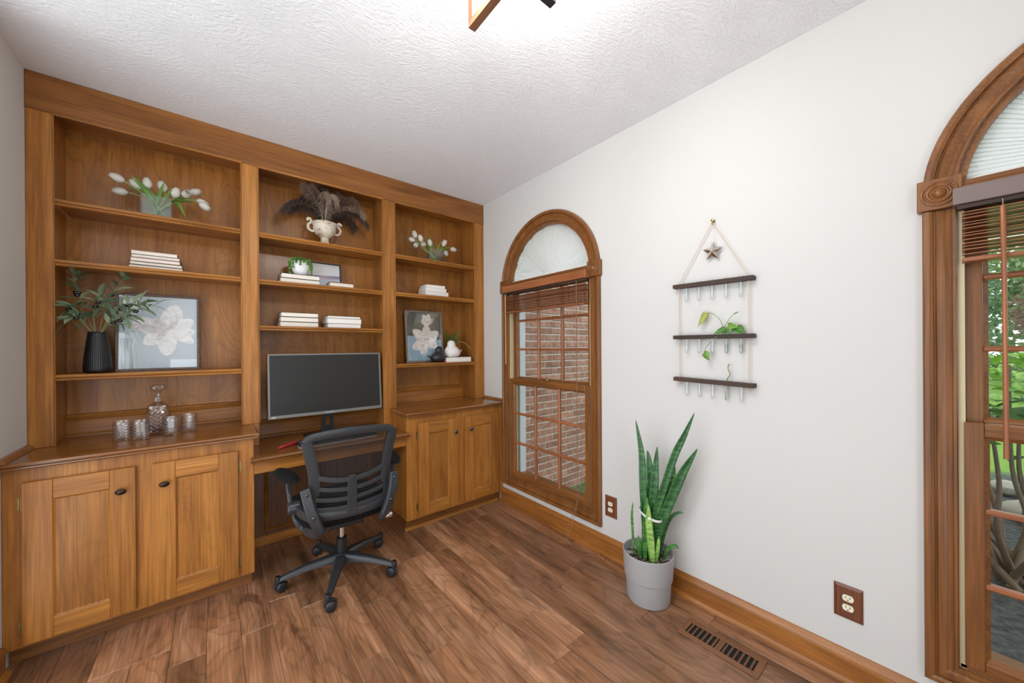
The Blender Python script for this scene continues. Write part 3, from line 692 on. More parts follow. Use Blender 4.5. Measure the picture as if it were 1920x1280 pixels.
# silver star ornament
so = thing('star_ornament', 'shiny silver puffed star hanging inside the rope triangle', 'ornament', (-.022, -2.068, 1.815))
m = M(); pts = []
for k in range(10):
    a = PI/2+k*PI/5+.05; r = .056 if k % 2 == 0 else .025; pts.append((r*math.cos(a), r*math.sin(a)))
vs = [(-.022, -2.068+p[0], 1.858+p[1]) for p in pts]+[(-.040, -2.068, 1.858), (-.004, -2.068, 1.858)]
m.add(vs, [(i, (i+1) % 10, 10) for i in range(10)]+[((i+1) % 10, i, 11) for i in range(10)])
m.obj('star', plain('silver_foil', '#d9d4d2', .18, 1), so, bevel=.002)
M().tube([(-.022, -2.067, 1.904), (-.021, -2.067, 1.998)], .0006, 5).obj('string', WHITE, so)
M().lathe([(.003, 1.900), (.004, 1.906), (0, 1.910)], (-.022, -2.066, 0), 10).obj('cap', CHROME, so)
# test tubes
ORD = ['first', 'second', 'third', 'fourth', 'fifth']; TIER = ['top', 'middle', 'bottom']
WATER = glass_mat('tube_water', (.86, .91, .88), .06)
tubeY = []
for r_, (zl, zr) in enumerate(HB):
    for k in range(5):
        f = (k+.5)/5; f = .17+.68*k/4
        y = YA+(YZ-YA)*f; zz = zl+(zr-zl)*f-.021; tubeY.append((y, zz))
        wet = r_ == 1 and k >= 3
        t = thing('test_tube', f'{"water-filled" if wet else "clear"} glass test tube, {ORD[k]} from the left under the {TIER[r_]} bar', 'test tube', (-.024, y, zz-.078), group='test tubes in the plant hanger')
        M().lathe([(.0015, -.078), (.006, -.0755), (.0088, -.069), (.0092, -.05), (.0092, .0235), (.0112, .0245), (.0112, .026), (.0092, .0265), (.008, .026), (.0078, -.05), (.0073, -.067), (.0045, -.0725), (0, -.074)], (-.024, y, zz), 18).obj('tube', TUBEG, t, smooth=50)
        if wet: M().lathe([(0, -.0735), (.0044, -.072), (.0072, -.0665), (.0077, -.05), (.0077, -.030), (0, -.030)], (-.024, y, zz), 16).obj('water', WATER, t, smooth=50)
# pothos cuttings
GRN = plain('pothos_leaf', '#6f9a3a', .45, var=.3, vscale=60); GRN2 = plain('pothos_leaf_dark', '#4a7f2c', .45, var=.3, vscale=60); STEMG = plain('pothos_stem', '#7d9148', .5, var=.2)
YEL = plain('pothos_leaf_yellowing', '#a3a84e', .45, var=.25, vscale=60)
def heart(m, base, tip, wdir, w):
    base, tip = Vector(base), Vector(tip); ax = tip-base; L = ax.length; ax.normalize(); sd = (Vector(wdir)-ax*Vector(wdir).dot(ax)).normalized(); nr = ax.cross(sd)
    rows = []
    for t, q_, back in ((-.10, .25, 0), (-.06, .42, 0), (.1, .5, 0), (.3, .46, 0), (.5, .36, 0), (.7, .22, 0), (.87, .10, 0), (1.0, .004, 0)):
        c = base+ax*L*t - nr*L*.10*t*t; rows.append([c-sd*w*q_+nr*w*.18*q_*2, c-sd*w*q_*.5+nr*w*.05, c+(ax*L*.10 if t < 0 else Vector()), c+sd*w*q_*.5+nr*w*.05, c+sd*w*q_+nr*w*.18*q_*2])
    return m.sheet(rows)
def cutting(label, parts, loc):
    t = thing('pothos_cutting', label, 'plant cutting', loc, group='pothos cuttings in the test tubes')
    for s_, r in parts['stems']:
        M().tube(spline(s_, 6), r, 6).obj('stem', STEMG, t, smooth=60)
    for b, tp, wd, w, mt in parts['leaves']:
        heart(M(), b, tp, wd, w).obj('leaf', mt, t, smooth=180, solid=.0008)
    return t
y4, z4 = tubeY[8]; y5, z5 = tubeY[9]; y34, z34 = tubeY[13]
cutting('pothos cutting with a yellowing leaf rising left and a heart leaf trailing below', {
    'stems': [([(-.024, y4, z4-.05), (-.024, y4+.002, z4+.03), (-.028, y4+.012, z4+.055), (-.03, y4+.03, z4+.10), (-.034, y4+.065, z4+.130), (-.035, y4+.095, z4+.132)], .0016),
              ([(-.028, y4+.010, z4+.05), (-.034, y4-.01, z4+.085), (-.036, y4-.035, z4+.115), (-.036, y4-.058, z4+.128)], .0013),
              ([(-.030, y4+.020, z4+.04), (-.05, y4+.05, z4-.005), (-.055, y4+.085, z4-.045), (-.05, y4+.095, z4-.075)], .0015)],
    'leaves': [((-.036, y4+.095, z4+.132), (-.040, y4+.128, z4+.062), (.1, .9, .3), .036, YEL), ((-.036, y4-.042, z4+.120), (-.037, y4-.062, z4+.129), (.3, .2, 1), .007, GRN2),
               ((-.028, y4+.006, z4+.052), (-.052, y4+.050, z4+.020), (.3, .5, 1), .032, GRN2), ((-.050, y4+.098, z4-.075), (-.056, y4+.066, z4-.110), (.3, 1, .2), .042, GRN),
               ((-.028, y4-.002, z4+.050), (-.048, y4-.018, z4+.012), (.3, 1, .2), .016, GRN2)]}, (-.024, y4, z4-.06))
cutting('pothos cutting with two dark green leaves leaning right over the middle bar', {
    'stems': [([(-.024, y5, z5-.045), (-.024, y5+.002, z5+.02), (-.03, y5+.02, z5+.045), (-.036, y5+.062, z5+.058)], .0018),
              ([(-.024, y5, z5+.02), (-.030, y5-.006, z5+.05), (-.034, y5+.01, z5+.066)], .0015)],
    'leaves': [((-.032, y5+.052, z5+.062), (-.046, y5+.004, z5+.055), (.2, .3, 1), .036, GRN), ((-.032, y5+.012, z5+.060), (-.048, y5-.022, z5+.024), (.2, 1, .6), .036, GRN2), ((-.03, y5+.03, z5+.048), (-.048, y5-.012, z5+.020), (.3, .3, 1), .026, GRN2)]}, (-.024, y5, z5-.06))
cutting('bare twisted pothos stem standing in a tube of the bottom bar', {
    'stems': [([(-.024, y34+.006, z34-.072), (-.024, y34-.001, z34-.02), (-.024, y34-.002, z34+.03), (-.026, y34-.016, z34+.055), (-.028, y34-.008, z34+.085), (-.028, y34-.011, z34+.108)], .0024),
              ([(-.028, y34-.010, z34+.098), (-.030, y34-.024, z34+.108)], .0008)],
    'leaves': [((-.024, y34+.003, z34-.055), (-.026, y34+.006, z34-.070), (.2, 1, .1), .007, GRN)]}, (-.024, y34, z34-.07))

# ================================================================ outside
def ground_mat():
    m, nt, b = newmat('mulch_and_lawn'); b.inputs['Roughness'].default_value = .95
    tc = nd(nt, 'ShaderNodeTexCoord'); n1 = nd(nt, 'ShaderNodeTexNoise', i_Scale=22.0, i_Detail=8.0, i_Roughness=.7); lk(nt, tc.outputs['Object'], n1.inputs['Vector'])
    r1 = nd(nt, 'ShaderNodeValToRGB'); e = r1.color_ramp.elements; e[0].position = .35; e[0].color = lin('#2c3130'); e[1].position = .75; e[1].color = lin('#6f7674'); lk(nt, n1.outputs['Fac'], r1.inputs['Fac'])
    r2 = nd(nt, 'ShaderNodeValToRGB'); e = r2.color_ramp.elements; e[0].position = .3; e[0].color = lin('#5f8f2a'); e[1].position = .8; e[1].color = lin('#9cc94a'); lk(nt, n1.outputs['Fac'], r2.inputs['Fac'])
    sx = nd(nt, 'ShaderNodeSeparateXYZ'); lk(nt, tc.outputs['Object'], sx.inputs[0])
    n3 = nd(nt, 'ShaderNodeTexNoise', i_Scale=1.2); lk(nt, tc.outputs['Object'], n3.inputs['Vector'])
    ad = nd(nt, 'ShaderNodeMath', operation='ADD'); lk(nt, sx.outputs[0], ad.inputs[0]); lk(nt, n3.outputs['Fac'], ad.inputs[1])
    mr = nd(nt, 'ShaderNodeMapRange'); mr.inputs['From Min'].default_value = 5.4; mr.inputs['From Max'].default_value = 5.6; lk(nt, ad.outputs[0], mr.inputs['Value'])
    mx = nd(nt, 'ShaderNodeMix', data_type='RGBA'); lk(nt, mr.outputs[0], mx.inputs[0]); lk(nt, r1.outputs[0], mx.inputs[6]); lk(nt, r2.outputs[0], mx.inputs[7]); my = nd(nt, 'ShaderNodeMapRange'); my.inputs['From Min'].default_value = -1.9; my.inputs['From Max'].default_value = -1.5; ay = nd(nt, 'ShaderNodeMath', operation='ADD'); lk(nt, sx.outputs[1], ay.inputs[0]); lk(nt, n3.outputs['Fac'], ay.inputs[1]); lk(nt, ay.outputs[0], my.inputs['Value'])
    r3 = nd(nt, 'ShaderNodeValToRGB'); e = r3.color_ramp.elements; e[0].position = .35; e[0].color = lin('#4f5c38'); e[1].position = .7; e[1].color = lin('#97a86c'); lk(nt, n1.outputs['Fac'], r3.inputs['Fac'])
    m2 = nd(nt, 'ShaderNodeMix', data_type='RGBA'); lk(nt, my.outputs[0], m2.inputs[0]); lk(nt, mx.outputs[2], m2.inputs[6]); lk(nt, r3.outputs[0], m2.inputs[7]); lk(nt, m2.outputs[2], b.inputs['Base Color'])
    bp = nd(nt, 'ShaderNodeBump', i_Strength=1.0, i_Distance=.03); lk(nt, n1.outputs['Fac'], bp.inputs['Height']); lk(nt, bp.outputs['Normal'], b.inputs['Normal'])
    return m
gr = M().box(.16, 60, -40, 25, -.3, -.13).obj('ground', ground_mat(), at=(0, 0, 0)); gr['kind'] = 'structure'
# brick wing of the house, seen through the left-hand window
MORT = plain('pale_mortar', '#e0ddd7', .9, var=.12, vscale=60, bump=.5, bscale=300)
def brick_mat():
    m, nt, b = newmat('weathered_red_brick'); b.inputs['Roughness'].default_value = .85
    tc = nd(nt, 'ShaderNodeTexCoord'); oi = nd(nt, 'ShaderNodeObjectInfo')
    sc = nd(nt, 'ShaderNodeVectorMath', operation='SCALE'); sc.inputs[0].default_value = (31, 17, 43); lk(nt, oi.outputs['Random'], sc.inputs['Scale'])
    ad = nd(nt, 'ShaderNodeVectorMath', operation='ADD'); lk(nt, tc.outputs['Object'], ad.inputs[0]); lk(nt, sc.outputs[0], ad.inputs[1])
    n1 = nd(nt, 'ShaderNodeTexNoise', i_Scale=18.0, i_Detail=6.0, i_Roughness=.65); lk(nt, ad.outputs[0], n1.inputs['Vector'])
    r1 = nd(nt, 'ShaderNodeValToRGB'); e = r1.color_ramp.elements; e[0].position = .3; e[0].color = lin('#936757'); e[1].position = .72; e[1].color = lin('#cfa592')
    x = e.new(.5); x.color = lin('#b48672'); lk(nt, n1.outputs['Fac'], r1.inputs['Fac'])
    mr = nd(nt, 'ShaderNodeMapRange'); mr.inputs['To Min'].default_value = .78; mr.inputs['To Max'].default_value = 1.15; lk(nt, oi.outputs['Random'], mr.inputs['Value'])
    vm = nd(nt, 'ShaderNodeVectorMath', operation='SCALE'); lk(nt, r1.outputs[0], vm.inputs[0]); lk(nt, mr.outputs[0], vm.inputs['Scale']); lk(nt, vm.outputs[0], b.inputs['Base Color'])
    bp = nd(nt, 'ShaderNodeBump', i_Strength=.6, i_Distance=.004); lk(nt, n1.outputs['Fac'], bp.inputs['Height']); lk(nt, bp.outputs['Normal'], b.inputs['Normal'])
    return m
BRICK = brick_mat()
def brick_far():
    m, nt, b = newmat('far_brickwork'); b.inputs['Roughness'].default_value = .9
    tc = nd(nt, 'ShaderNodeTexCoord'); mp = nd(nt, 'ShaderNodeMapping'); mp.inputs['Rotation'].default_value = (PI/2, 0, 0); lk(nt, tc.outputs['Object'], mp.inputs['Vector'])
    k = nd(nt, 'ShaderNodeTexBrick'); k.inputs['Color1'].default_value = lin('#b48672'); k.inputs['Color2'].default_value = lin('#936757'); k.inputs['Mortar'].default_value = lin('#cfccc4')
    k.inputs['Scale'].default_value = 1; k.inputs['Brick Width'].default_value = .206; k.inputs['Row Height'].default_value = .068; k.inputs['Mortar Size'].default_value = .006
    lk(nt, mp.outputs[0], k.inputs['Vector']); lk(nt, k.outputs['Color'], b.inputs['Base Color']); return m
BY = -.25
ew = M().box(.15, 1.85, BY+.006, BY+.2, -.3, 1.99).obj('wall_exterior', MORT, at=(0, 0, 0)); ew['kind'] = 'structure'
m = M().box(1.85, 5.0, BY, BY+.2, -.3, 3.2); m.box(.15, 1.85, BY, BY+.2, 1.99, 3.2); o = m.obj('brickwork_beyond', brick_far(), ew, local=True)
bw, bh, mt_ = .199, .0565, .0115; z = -.19; r_ = 0
while z+bh < 1.99:
    x = .16 + (-(bw+mt_)/2 if r_ % 2 else 0)
    while x < 1.85-.02:
        a, b_ = max(x, .16), min(x+bw, 1.845)
        if b_-a > .03:
            j = lambda: random.uniform(-.0012, .0012); pr_ = random.uniform(-.0005, .003); c = .005
            M().add([(a, BY+.02, z), (b_, BY+.02, z), (b_, BY+.02, z+bh), (a, BY+.02, z+bh), (a+j(), BY+.002, z+j()), (b_+j(), BY+.002, z+j()), (b_+j(), BY+.002, z+bh+j()), (a+j(), BY+.002, z+bh+j()),
                     (a+c, BY-pr_, z+c), (b_-c, BY-pr_, z+c), (b_-c, BY-pr_, z+bh-c), (a+c, BY-pr_, z+bh-c)],
                    [(0, 1, 5, 4), (1, 2, 6, 5), (2, 3, 7, 6), (3, 0, 4, 7), (4, 5, 9, 8), (5, 6, 10, 9), (6, 7, 11, 10), (7, 4, 8, 11), (8, 9, 10, 11), (3, 2, 1, 0)]).obj('brick', BRICK, ew, local=True)
        x += bw+mt_
    z += bh+mt_; r_ += 1

def leafmat(name, c1, c2, rough=.5):
    m = bpy.data.materials.new(name); m.use_nodes = True; nt = m.node_tree; nt.nodes.clear()
    o = nd(nt, 'ShaderNodeOutputMaterial'); tc = nd(nt, 'ShaderNodeTexCoord'); n1 = nd(nt, 'ShaderNodeTexNoise', i_Scale=6.0, i_Detail=4.0); lk(nt, tc.outputs['Object'], n1.inputs['Vector'])
    r1 = nd(nt, 'ShaderNodeValToRGB'); e = r1.color_ramp.elements; e[0].position = .3; e[0].color = lin(c1); e[1].position = .7; e[1].color = lin(c2); lk(nt, n1.outputs['Fac'], r1.inputs['Fac'])
    d = nd(nt, 'ShaderNodeBsdfPrincipled'); d.inputs['Roughness'].default_value = rough; lk(nt, r1.outputs[0], d.inputs['Base Color'])
    t = nd(nt, 'ShaderNodeBsdfTranslucent'); lk(nt, r1.outputs[0], t.inputs[0]); mx = nd(nt, 'ShaderNodeMixShader'); mx.inputs[0].default_value = .35
    lk(nt, d.outputs[0], mx.inputs[1]); lk(nt, t.outputs[0], mx.inputs[2]); lk(nt, mx.outputs[0], o.inputs[0]); return m
BARK = plain('bark', '#7a6a55', .9, var=.3, vscale=30, bump=.8, bscale=40)
def tree(name, label, base, h, rx, rz, mat, n, leaf, seed):
    R = random.Random(seed); t = thing(name, label, 'tree', base, group='trees beyond the lawn')
    M().tube([(base[0], base[1], base[2]), (base[0]+.1, base[1], base[2]+h*.45), (base[0], base[1]+.1, base[2]+h*.8)], [.16, .12, .05], 8).obj('trunk', BARK, t, smooth=60)
    m = M(); blobs = [(R.uniform(-.6, .6)*rx, R.uniform(-.6, .6)*rx, h-rz+R.uniform(-.7, .7)*rz, R.uniform(.3, .55)) for _ in range(14)]
    for _ in range(n):
        b = R.choice(blobs); u = Vector((R.gauss(0, 1), R.gauss(0, 1), R.gauss(0, 1))).normalized()*R.uniform(.75, 1.05)
        c = Vector(base)+Vector((b[0]+u.x*rx*b[3], b[1]+u.y*rx*b[3], b[2]+u.z*rz*b[3]))
        a = Vector((R.gauss(0, 1), R.gauss(0, 1), R.gauss(0, .6))).normalized(); s = a.cross(Vector((R.gauss(0, 1), R.gauss(0, 1), R.gauss(0, 1)))).normalized()
        L = leaf*R.uniform(.7, 1.3); m.add([c-a*L, c+s*L*.5, c+a*L, c-s*L*.5], [(0, 1, 2, 3)])
    m.obj('foliage', mat, t, kind='stuff'); return t
TG = leafmat('tree_green', '#3f6a45', '#7fa07a'); TL = leafmat('tree_light', '#6f8f5a', '#a9c08a'); TR = leafmat('tree_reddish', '#7d6a58', '#a4877a')
tree('garden_tree', 'tall grey-green tree at the left edge of the garden view', (20, -2.6, -.13), 4.6, 1.5, 2.6, TG, 3500, .11, 1)
tree('garden_tree', 'pale green tree rising highest in the garden view', (23, -5.4, -.13), 7.4, 2.6, 4.2, TL, 5000, .14, 2)
tree('garden_tree', 'reddish-leaved tree behind the bright green shrub', (15, -5.3, -.13), 3.8, 1.4, 1.8, TR, 3000, .09, 3)
tree('garden_tree', 'dark green tree at the right of the garden view', (16, -8.6, -.13), 5.2, 2.0, 3.0, TG, 4000, .12, 4)
tree('garden_tree', 'low rounded green tree farthest right in the garden', (12, -12.4, -.13), 3.6, 1.8, 2.0, TL, 3000, .11, 5)
tree('garden_tree', 'dense green tree left of the garden view', (19, 2.2, -.13), 5.0, 2.2, 2.8, TG, 4000, .12, 6)
# near shrub: crooked stems with bright broad leaves
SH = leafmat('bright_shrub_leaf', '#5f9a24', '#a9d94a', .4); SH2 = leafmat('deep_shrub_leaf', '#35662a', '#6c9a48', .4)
def leafmesh(L, w):
    m = M(); rows = []
    for t_, q_ in ((0, .06), (.2, .7), (.45, 1), (.7, .75), (.9, .3), (1, .02)):
        rows.append([(t_*L, -w/2*q_, -.12*L*t_*t_+w*.12*q_), (t_*L, 0, -.12*L*t_*t_), (t_*L, w/2*q_, -.12*L*t_*t_+w*.12*q_)])
    return m.sheet(rows)
def shrub(label, base, seed, n_st, n_lf, zr, spread):
    R = random.Random(seed); t = thing('leafy_shrub', label, 'shrub', base, group='shrubs outside the garden window')
    tips = []
    for k in range(n_st):
        a = R.uniform(0, 2*PI); e = (base[0]+spread*.8*math.cos(a), base[1]+spread*.8*math.sin(a), R.uniform(zr[0]-.1, zr[1]-.1))
        p = spline([(base[0]+R.uniform(-.1, .1), base[1]+R.uniform(-.1, .1), base[2]), (base[0]+.2*math.cos(a)+R.uniform(-.1, .1), base[1]+.2*math.sin(a)+R.uniform(-.1, .1), base[2]+.35), (base[0]+.5*spread*math.cos(a), base[1]+.5*spread*math.sin(a), .55), e], 5)
        M().tube(p, [.016*(1-i/len(p))+.005 for i in range(len(p))], 7).obj('stem', BARK, t, smooth=60); tips += p[6:]
    m1 = leafmesh(.15, .065).obj('leaf', SH, t, local=True, smooth=180); m2 = leafmesh(.15, .065).obj('leaf', SH2, t, local=True, smooth=180)
    for k in range(n_lf):
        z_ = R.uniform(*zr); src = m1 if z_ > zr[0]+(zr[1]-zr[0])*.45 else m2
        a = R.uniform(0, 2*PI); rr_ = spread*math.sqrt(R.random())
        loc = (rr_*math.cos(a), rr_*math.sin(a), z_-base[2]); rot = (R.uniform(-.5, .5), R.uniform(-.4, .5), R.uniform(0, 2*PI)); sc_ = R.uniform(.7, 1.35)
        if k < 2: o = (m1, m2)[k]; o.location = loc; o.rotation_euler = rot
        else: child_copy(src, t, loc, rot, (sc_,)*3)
shrub('bright green broad-leaved shrub outside the garden-view window', (1.85, -3.10, -.13), 11, 12, 290, (.80, 1.33), .50)
shrub('darker leafy shrub behind the bright one in the garden', (3.1, -3.75, -.13), 12, 9, 260, (.45, 1.22), .70)
for i, (x, y, s, lb) in enumerate(((3.3, -3.25, .16, 'pale grey garden rock nearest the shrub stems'), (3.75, -3.45, .20, 'larger pale rock right of the grey one under the shrubs'), (4.1, -3.2, .13, 'small pale rock farthest back on the mulch'), (3.0, -2.7, .14, 'round pale rock at the left end of the rock edging'))):
    R = random.Random(i); a_, b_ = R.uniform(0, 6), R.uniform(2, 4)
    o = M().ell((x, y, -.10+s*.3), s, s*.8, s*.55, 12, 8, lambda d: 1+.12*math.sin(b_*d[0]*3+a_)*math.cos(d[1]*4)).obj('garden_rock', plain('rock_%d' % i, '#a7a595', .9, var=.2, vscale=14, bump=.6, bscale=30), smooth=40)
    tag(o, lb, 'rock', 'rocks on the mulch bed')
# ================================================================ things on the shelves
PAGE = plain('cream_pages', '#efe6d8', .8, var=.05, vscale=300)
PAGEW = plain('white_pages', '#f1ede6', .8, var=.04, vscale=300)
def cover(hexc): return plain('cover_'+hexc[1:], hexc, .5, var=.06)
def book(label, x0, x1, y0, y1, z0, z1, hexc, group, pg=None, rot=0, ct=.0022):
    cx, cy = (x0+x1)/2, (y0+y1)/2
    t = thing('book', label, 'book', (cx, cy, z0), rot, group)
    a, b, c, d, h = x0-cx, x1-cx, y0-cy, y1-cy, z1-z0
    m = M().box(a, b, c, d, 0, ct); m.box(a, b, c, d, h-ct, h); m.box(a, b, d-ct, d, ct, h-ct); m.obj('cover', cover(hexc), t, local=True, bevel=.0006)
    M().box(a+.003, b-.003, c+.004, d-ct, ct, h-ct).obj('pages', pg or PAGE, t, local=True)
Z2 = 1.829
zz = Z2
for i, (a, b, h, cx_) in enumerate(((-2.362, -2.138, .021, '#8a5f52'), (-2.360, -2.142, .019, '#3b2f2c'), (-2.356, -2.150, .021, '#b98a78'), (-2.352, -2.150, .019, '#4a4444'), (-2.352, -2.160, .020, '#d8cfc2'))):
    nm = ['lowest', 'second from the bottom', 'middle', 'second from the top', 'topmost'][i]
    book(f'thin book with pages facing out, {nm} of the five-book stack, left bay', a, b, .045, .185, zz, zz+h-.0004, cx_, 'five stacked books in the left bay', rot=random.uniform(-.02, .02)); zz += h
zz = 1.526
for i, h in enumerate((.034, .034, .031)):
    book(f'black-covered book, {["bottom", "middle", "top"][i]} of the left stack above the monitor', -1.655+.004*i, -1.418, .045, .20, zz, zz+h-.0004, '#2b2524', 'left book stack above the monitor', rot=.01*(1-i)); zz += h
zz = 1.526
for i, (h, hx, a, b) in enumerate(((.034, '#7b6a5c', -1.357, -1.124), (.036, '#e6e2da', -1.362, -1.120), (.020, '#4c4038', -1.358, -1.128))):
    book(f'{["tan-edged", "thick white", "thin dark-covered"][i]} book, {["bottom", "middle", "top"][i]} of the right stack above the monitor', a, b, .045, .20, zz, zz+h-.0004, hx, 'right book stack above the monitor', PAGEW, rot=-.008*(1-i)); zz += h
zz = 1.826
for i, h in enumerate((.033, .032)):
    book(f'dark-covered book, {["lower", "upper"][i]} of the pair under the trailing plant', -1.652+.006*i, -1.410, .035, .185, zz, zz+h-.0004, '#241d1b', 'two books under the trailing plant'); zz += h
book('slim brown leather notebook lying in front of the seascape picture', -1.345, -1.180, .03, .14, 1.826, 1.863, '#7a4a35', 'slim notebooks', PAGE, ct=.006)
zz = 1.828
for i, (a, b, h) in enumerate(((-.585, -.352, .045), (-.578, -.372, .031), (-.566, -.383, .026))):
    book(f'white book, {["thick bottom one", "middle one", "thin top one"][i]} of the stack in the right bay', a, b, .05+.004*i, .19, zz, zz+h-.0004, '#e9e4dc', 'white books in the right bay', PAGEW, rot=.03*(i-1)*-1); zz += h
book('white book lying under the white bird figurine', -.395, -.130, .025, .135, 1.246, 1.287, '#ece7df', 'book under the bird', PAGEW)
o = M().box(-.412, -.399, .03, .05, 1.2462, 1.262).obj('red_bead', plain('red_plastic', '#b3262a', .4), bevel=.004); tag(o, 'tiny red box standing left of the book under the bird', 'trinket')

# ---- tulips
PETAL = leafmat('white_tulip_petal', '#e6e2d6', '#f4f1ea', .5); TLEAF = leafmat('tulip_leaf', '#4d7f2c', '#86b04e', .45); TSTEM = plain('tulip_stem', '#8aa55a', .5, var=.15)
def bloom(m, p, d, L, R, opened=0.0):
    d = Vector(d).normalized(); a = d.orthogonal().normalized(); b = d.cross(a)
    pr = [(0, .22), (.12, .68), (.3, .96), (.5, 1.0), (.7, .90), (.87, .68+opened*.4), (1.0, .36+opened*.9)]
    for layer in (0, 1):
        for k in range(3):
            a0 = 2*PI*k/3+layer*PI/3; rows = []
            for t, r in pr:
                wd = 1.05*(1-.75*t**5)*(.5+.5*min(1, t*4)); row_ = []
                for u in (-1, -.5, 0, .5, 1):
                    an = a0+u*wd; rr = R*r*(1-.10*layer)*(1-.05*abs(u)); h = L*(t-.07*u*u*t)
                    row_.append(Vector(p)+d*h+(a*math.cos(an)+b*math.sin(an))*rr)
                rows.append(row_)
            m.sheet(rows)
    return m
def strap(m, pts, wid, nr, fold=.25):
    pts = [Vector(p) for p in pts]; n = len(pts); rows = []
    for i, p in enumerate(pts):
        tg = (pts[min(i+1, n-1)]-pts[max(i-1, 0)]).normalized(); sd = tg.cross(Vector(nr)).normalized(); up_ = sd.cross(tg); w = wid[i]
        rows.append([p-sd*w+up_*w*fold*2, p-sd*w*.5+up_*w*fold*.5, p, p+sd*w*.5+up_*w*fold*.5, p+sd*w+up_*w*fold*2])
    return m.sheet(rows)
def lw(n, w, k=.35): return [w*max(.02, math.sin(PI*min(1, (i/n)**k*1.0)*.98+.03)) if False else w*(1-abs(2*i/n-.8)/1.25)**.7 if abs(2*i/n-.8) < 1.24 else w*.02 for i in range(n+1)]
def tulip(label, group, base, head, hd, L=.064, R=.0225, leaf=None, opened=0.0):
    t = thing('tulip', label, 'tulip', base, group=group)
    hd = Vector(hd).normalized(); p0, p3 = Vector(base), Vector(head)-hd*L*.5
    up_ = Vector((0, 0, 1))
    d0 = (p3-p0); c = bez(p0, p0+d0*.35+up_*.01, p3-hd*d0.length*.33, p3, 8)
    M().tube(c, .0032, 7).obj('stem', TSTEM, t, smooth=60)
    bloom(M(), p3, hd, L, R, opened).obj('bloom', PETAL, t, smooth=180)
    if leaf:
        q0, q1, q2, w, nr = leaf; pts = bez(q0, Vector(q0)+(Vector(q1)-Vector(q0))*.6, q1, q2, 10)
        strap(M(), pts, lw(10, w), nr).obj('leaf', TLEAF, t, smooth=180)
def glass_box(label, x0, x1, y0, y1, z0, h, grp):
    t = thing('rectangular_glass_vase', label, 'vase', ((x0+x1)/2, (y0+y1)/2, z0), group=grp); g = .005
    m = M(); a = [(x0, y0), (x1, y0), (x1, y1), (x0, y1)]; b = [(x0+g, y0+g), (x1-g, y0+g), (x1-g, y1-g), (x0+g, y1-g)]
    P_ = lambda L, z: [(p[0], p[1], z) for p in L]
    vs = P_(a, z0)+P_(a, z0+h)+P_(b, z0+h)+P_(b, z0+.008); fs = [(3, 2, 1, 0)]
    for i in range(4):
        j = (i+1) % 4; fs += [(i, j, 4+j, 4+i), (4+i, 4+j, 8+j, 8+i), (8+i, 8+j, 12+j, 12+i)]
    fs.append((12, 13, 14, 15)); m.add(vs, fs); m.obj('glass', VASEG, t, bevel=.0015)
    M().box(x0+g, x1-g, y0+g, y1-g, z0+.0085, z0+h*.62).obj('water', glass_mat('vase_water', (.86, .93, .92), .05), t)
glass_box('low rectangular glass vase of tulips on the left bay top shelf', -2.318, -2.186, .07, .135, 2.131, .132, 'glass vases of tulips')
vb = (2.142)
gL = 'white tulips in the left bay'
LT = [('farthest left, pointing up-left', (-2.411, .10, 2.329), (-.9, -.1, .35), (-2.20, .10, vb), ((-2.24, .10, 2.24), (-2.33, .09, 2.33), (-2.345, .08, 2.345), .011, (0, -1, .3)), 0),
      ('lowest on the left, drooping sideways', (-2.405, .14, 2.268), (-1, .1, -.05), (-2.205, .11, vb), ((-2.25, .11, 2.24), (-2.34, .11, 2.29), (-2.37, .10, 2.295), .009, (0, -1, .3)), 0),
      ('second from the left, leaning left behind a leaf', (-2.338, .11, 2.317), (-.75, 0, .6), (-2.21, .10, vb), ((-2.26, .09, 2.23), (-2.32, .07, 2.31), (-2.352, .07, 2.347), .010, (0, -1, .2)), 0),
      ('third from the left, standing upright', (-2.291, .10, 2.334), (-.05, 0, 1), (-2.25, .10, vb), None, 0),
      ('in the middle, half behind a tall leaf', (-2.229, .11, 2.335), (-.25, 0, 1), (-2.27, .10, vb), ((-2.25, .09, 2.22), (-2.235, .08, 2.30), (-2.218, .08, 2.352), .010, (0, -1, 0)), 0),
      ('right of the middle, leaning slightly right', (-2.170, .09, 2.307), (.25, -.2, .9), (-2.29, .10, vb), ((-2.23, .10, 2.24), (-2.20, .09, 2.29), (-2.19, .09, 2.325), .009, (0, -1, .2)), 0),
      ('opened wide, facing the room', (-2.122, .07, 2.306), (.35, -.9, .25), (-2.29, .10, vb), ((-2.20, .09, 2.25), (-2.13, .07, 2.27), (-2.085, .06, 2.255), .012, (0, -.4, 1)), .5),
      ('highest on the right, behind the open one', (-2.084, .13, 2.347), (.8, 0, .5), (-2.28, .11, vb), ((-2.16, .11, 2.27), (-2.11, .10, 2.33), (-2.145, .10, 2.345), .006, (0, -1, 0)), 0),
      ('upper of the two at the right end', (-2.050, .12, 2.286), (.85, 0, -.25), (-2.30, .11, vb), ((-2.19, .10, 2.25), (-2.12, .08, 2.26), (-2.07, .08, 2.265), .010, (0, -.5, 1)), 0),
      ('lower of the two at the right end, drooping', (-2.039, .09, 2.257), (.7, -.2, -.5), (-2.30, .10, vb), ((-2.175, .09, 2.26), (-2.15, .05, 2.22), (-2.125, .05, 2.155), .011, (.3, -1, .2)), 0)]
for nm, hd_, di, bs, lf, op in LT: tulip('white tulip in the left bay vase, '+nm, gL, bs, hd_, di, leaf=lf, opened=op)
glass_box('low rectangular glass vase of tulips on the right bay top shelf', -.535, -.385, .07, .135, 2.135, .125, 'glass vases of tulips')
gR = 'white tulips in the right bay'; vb = 2.146
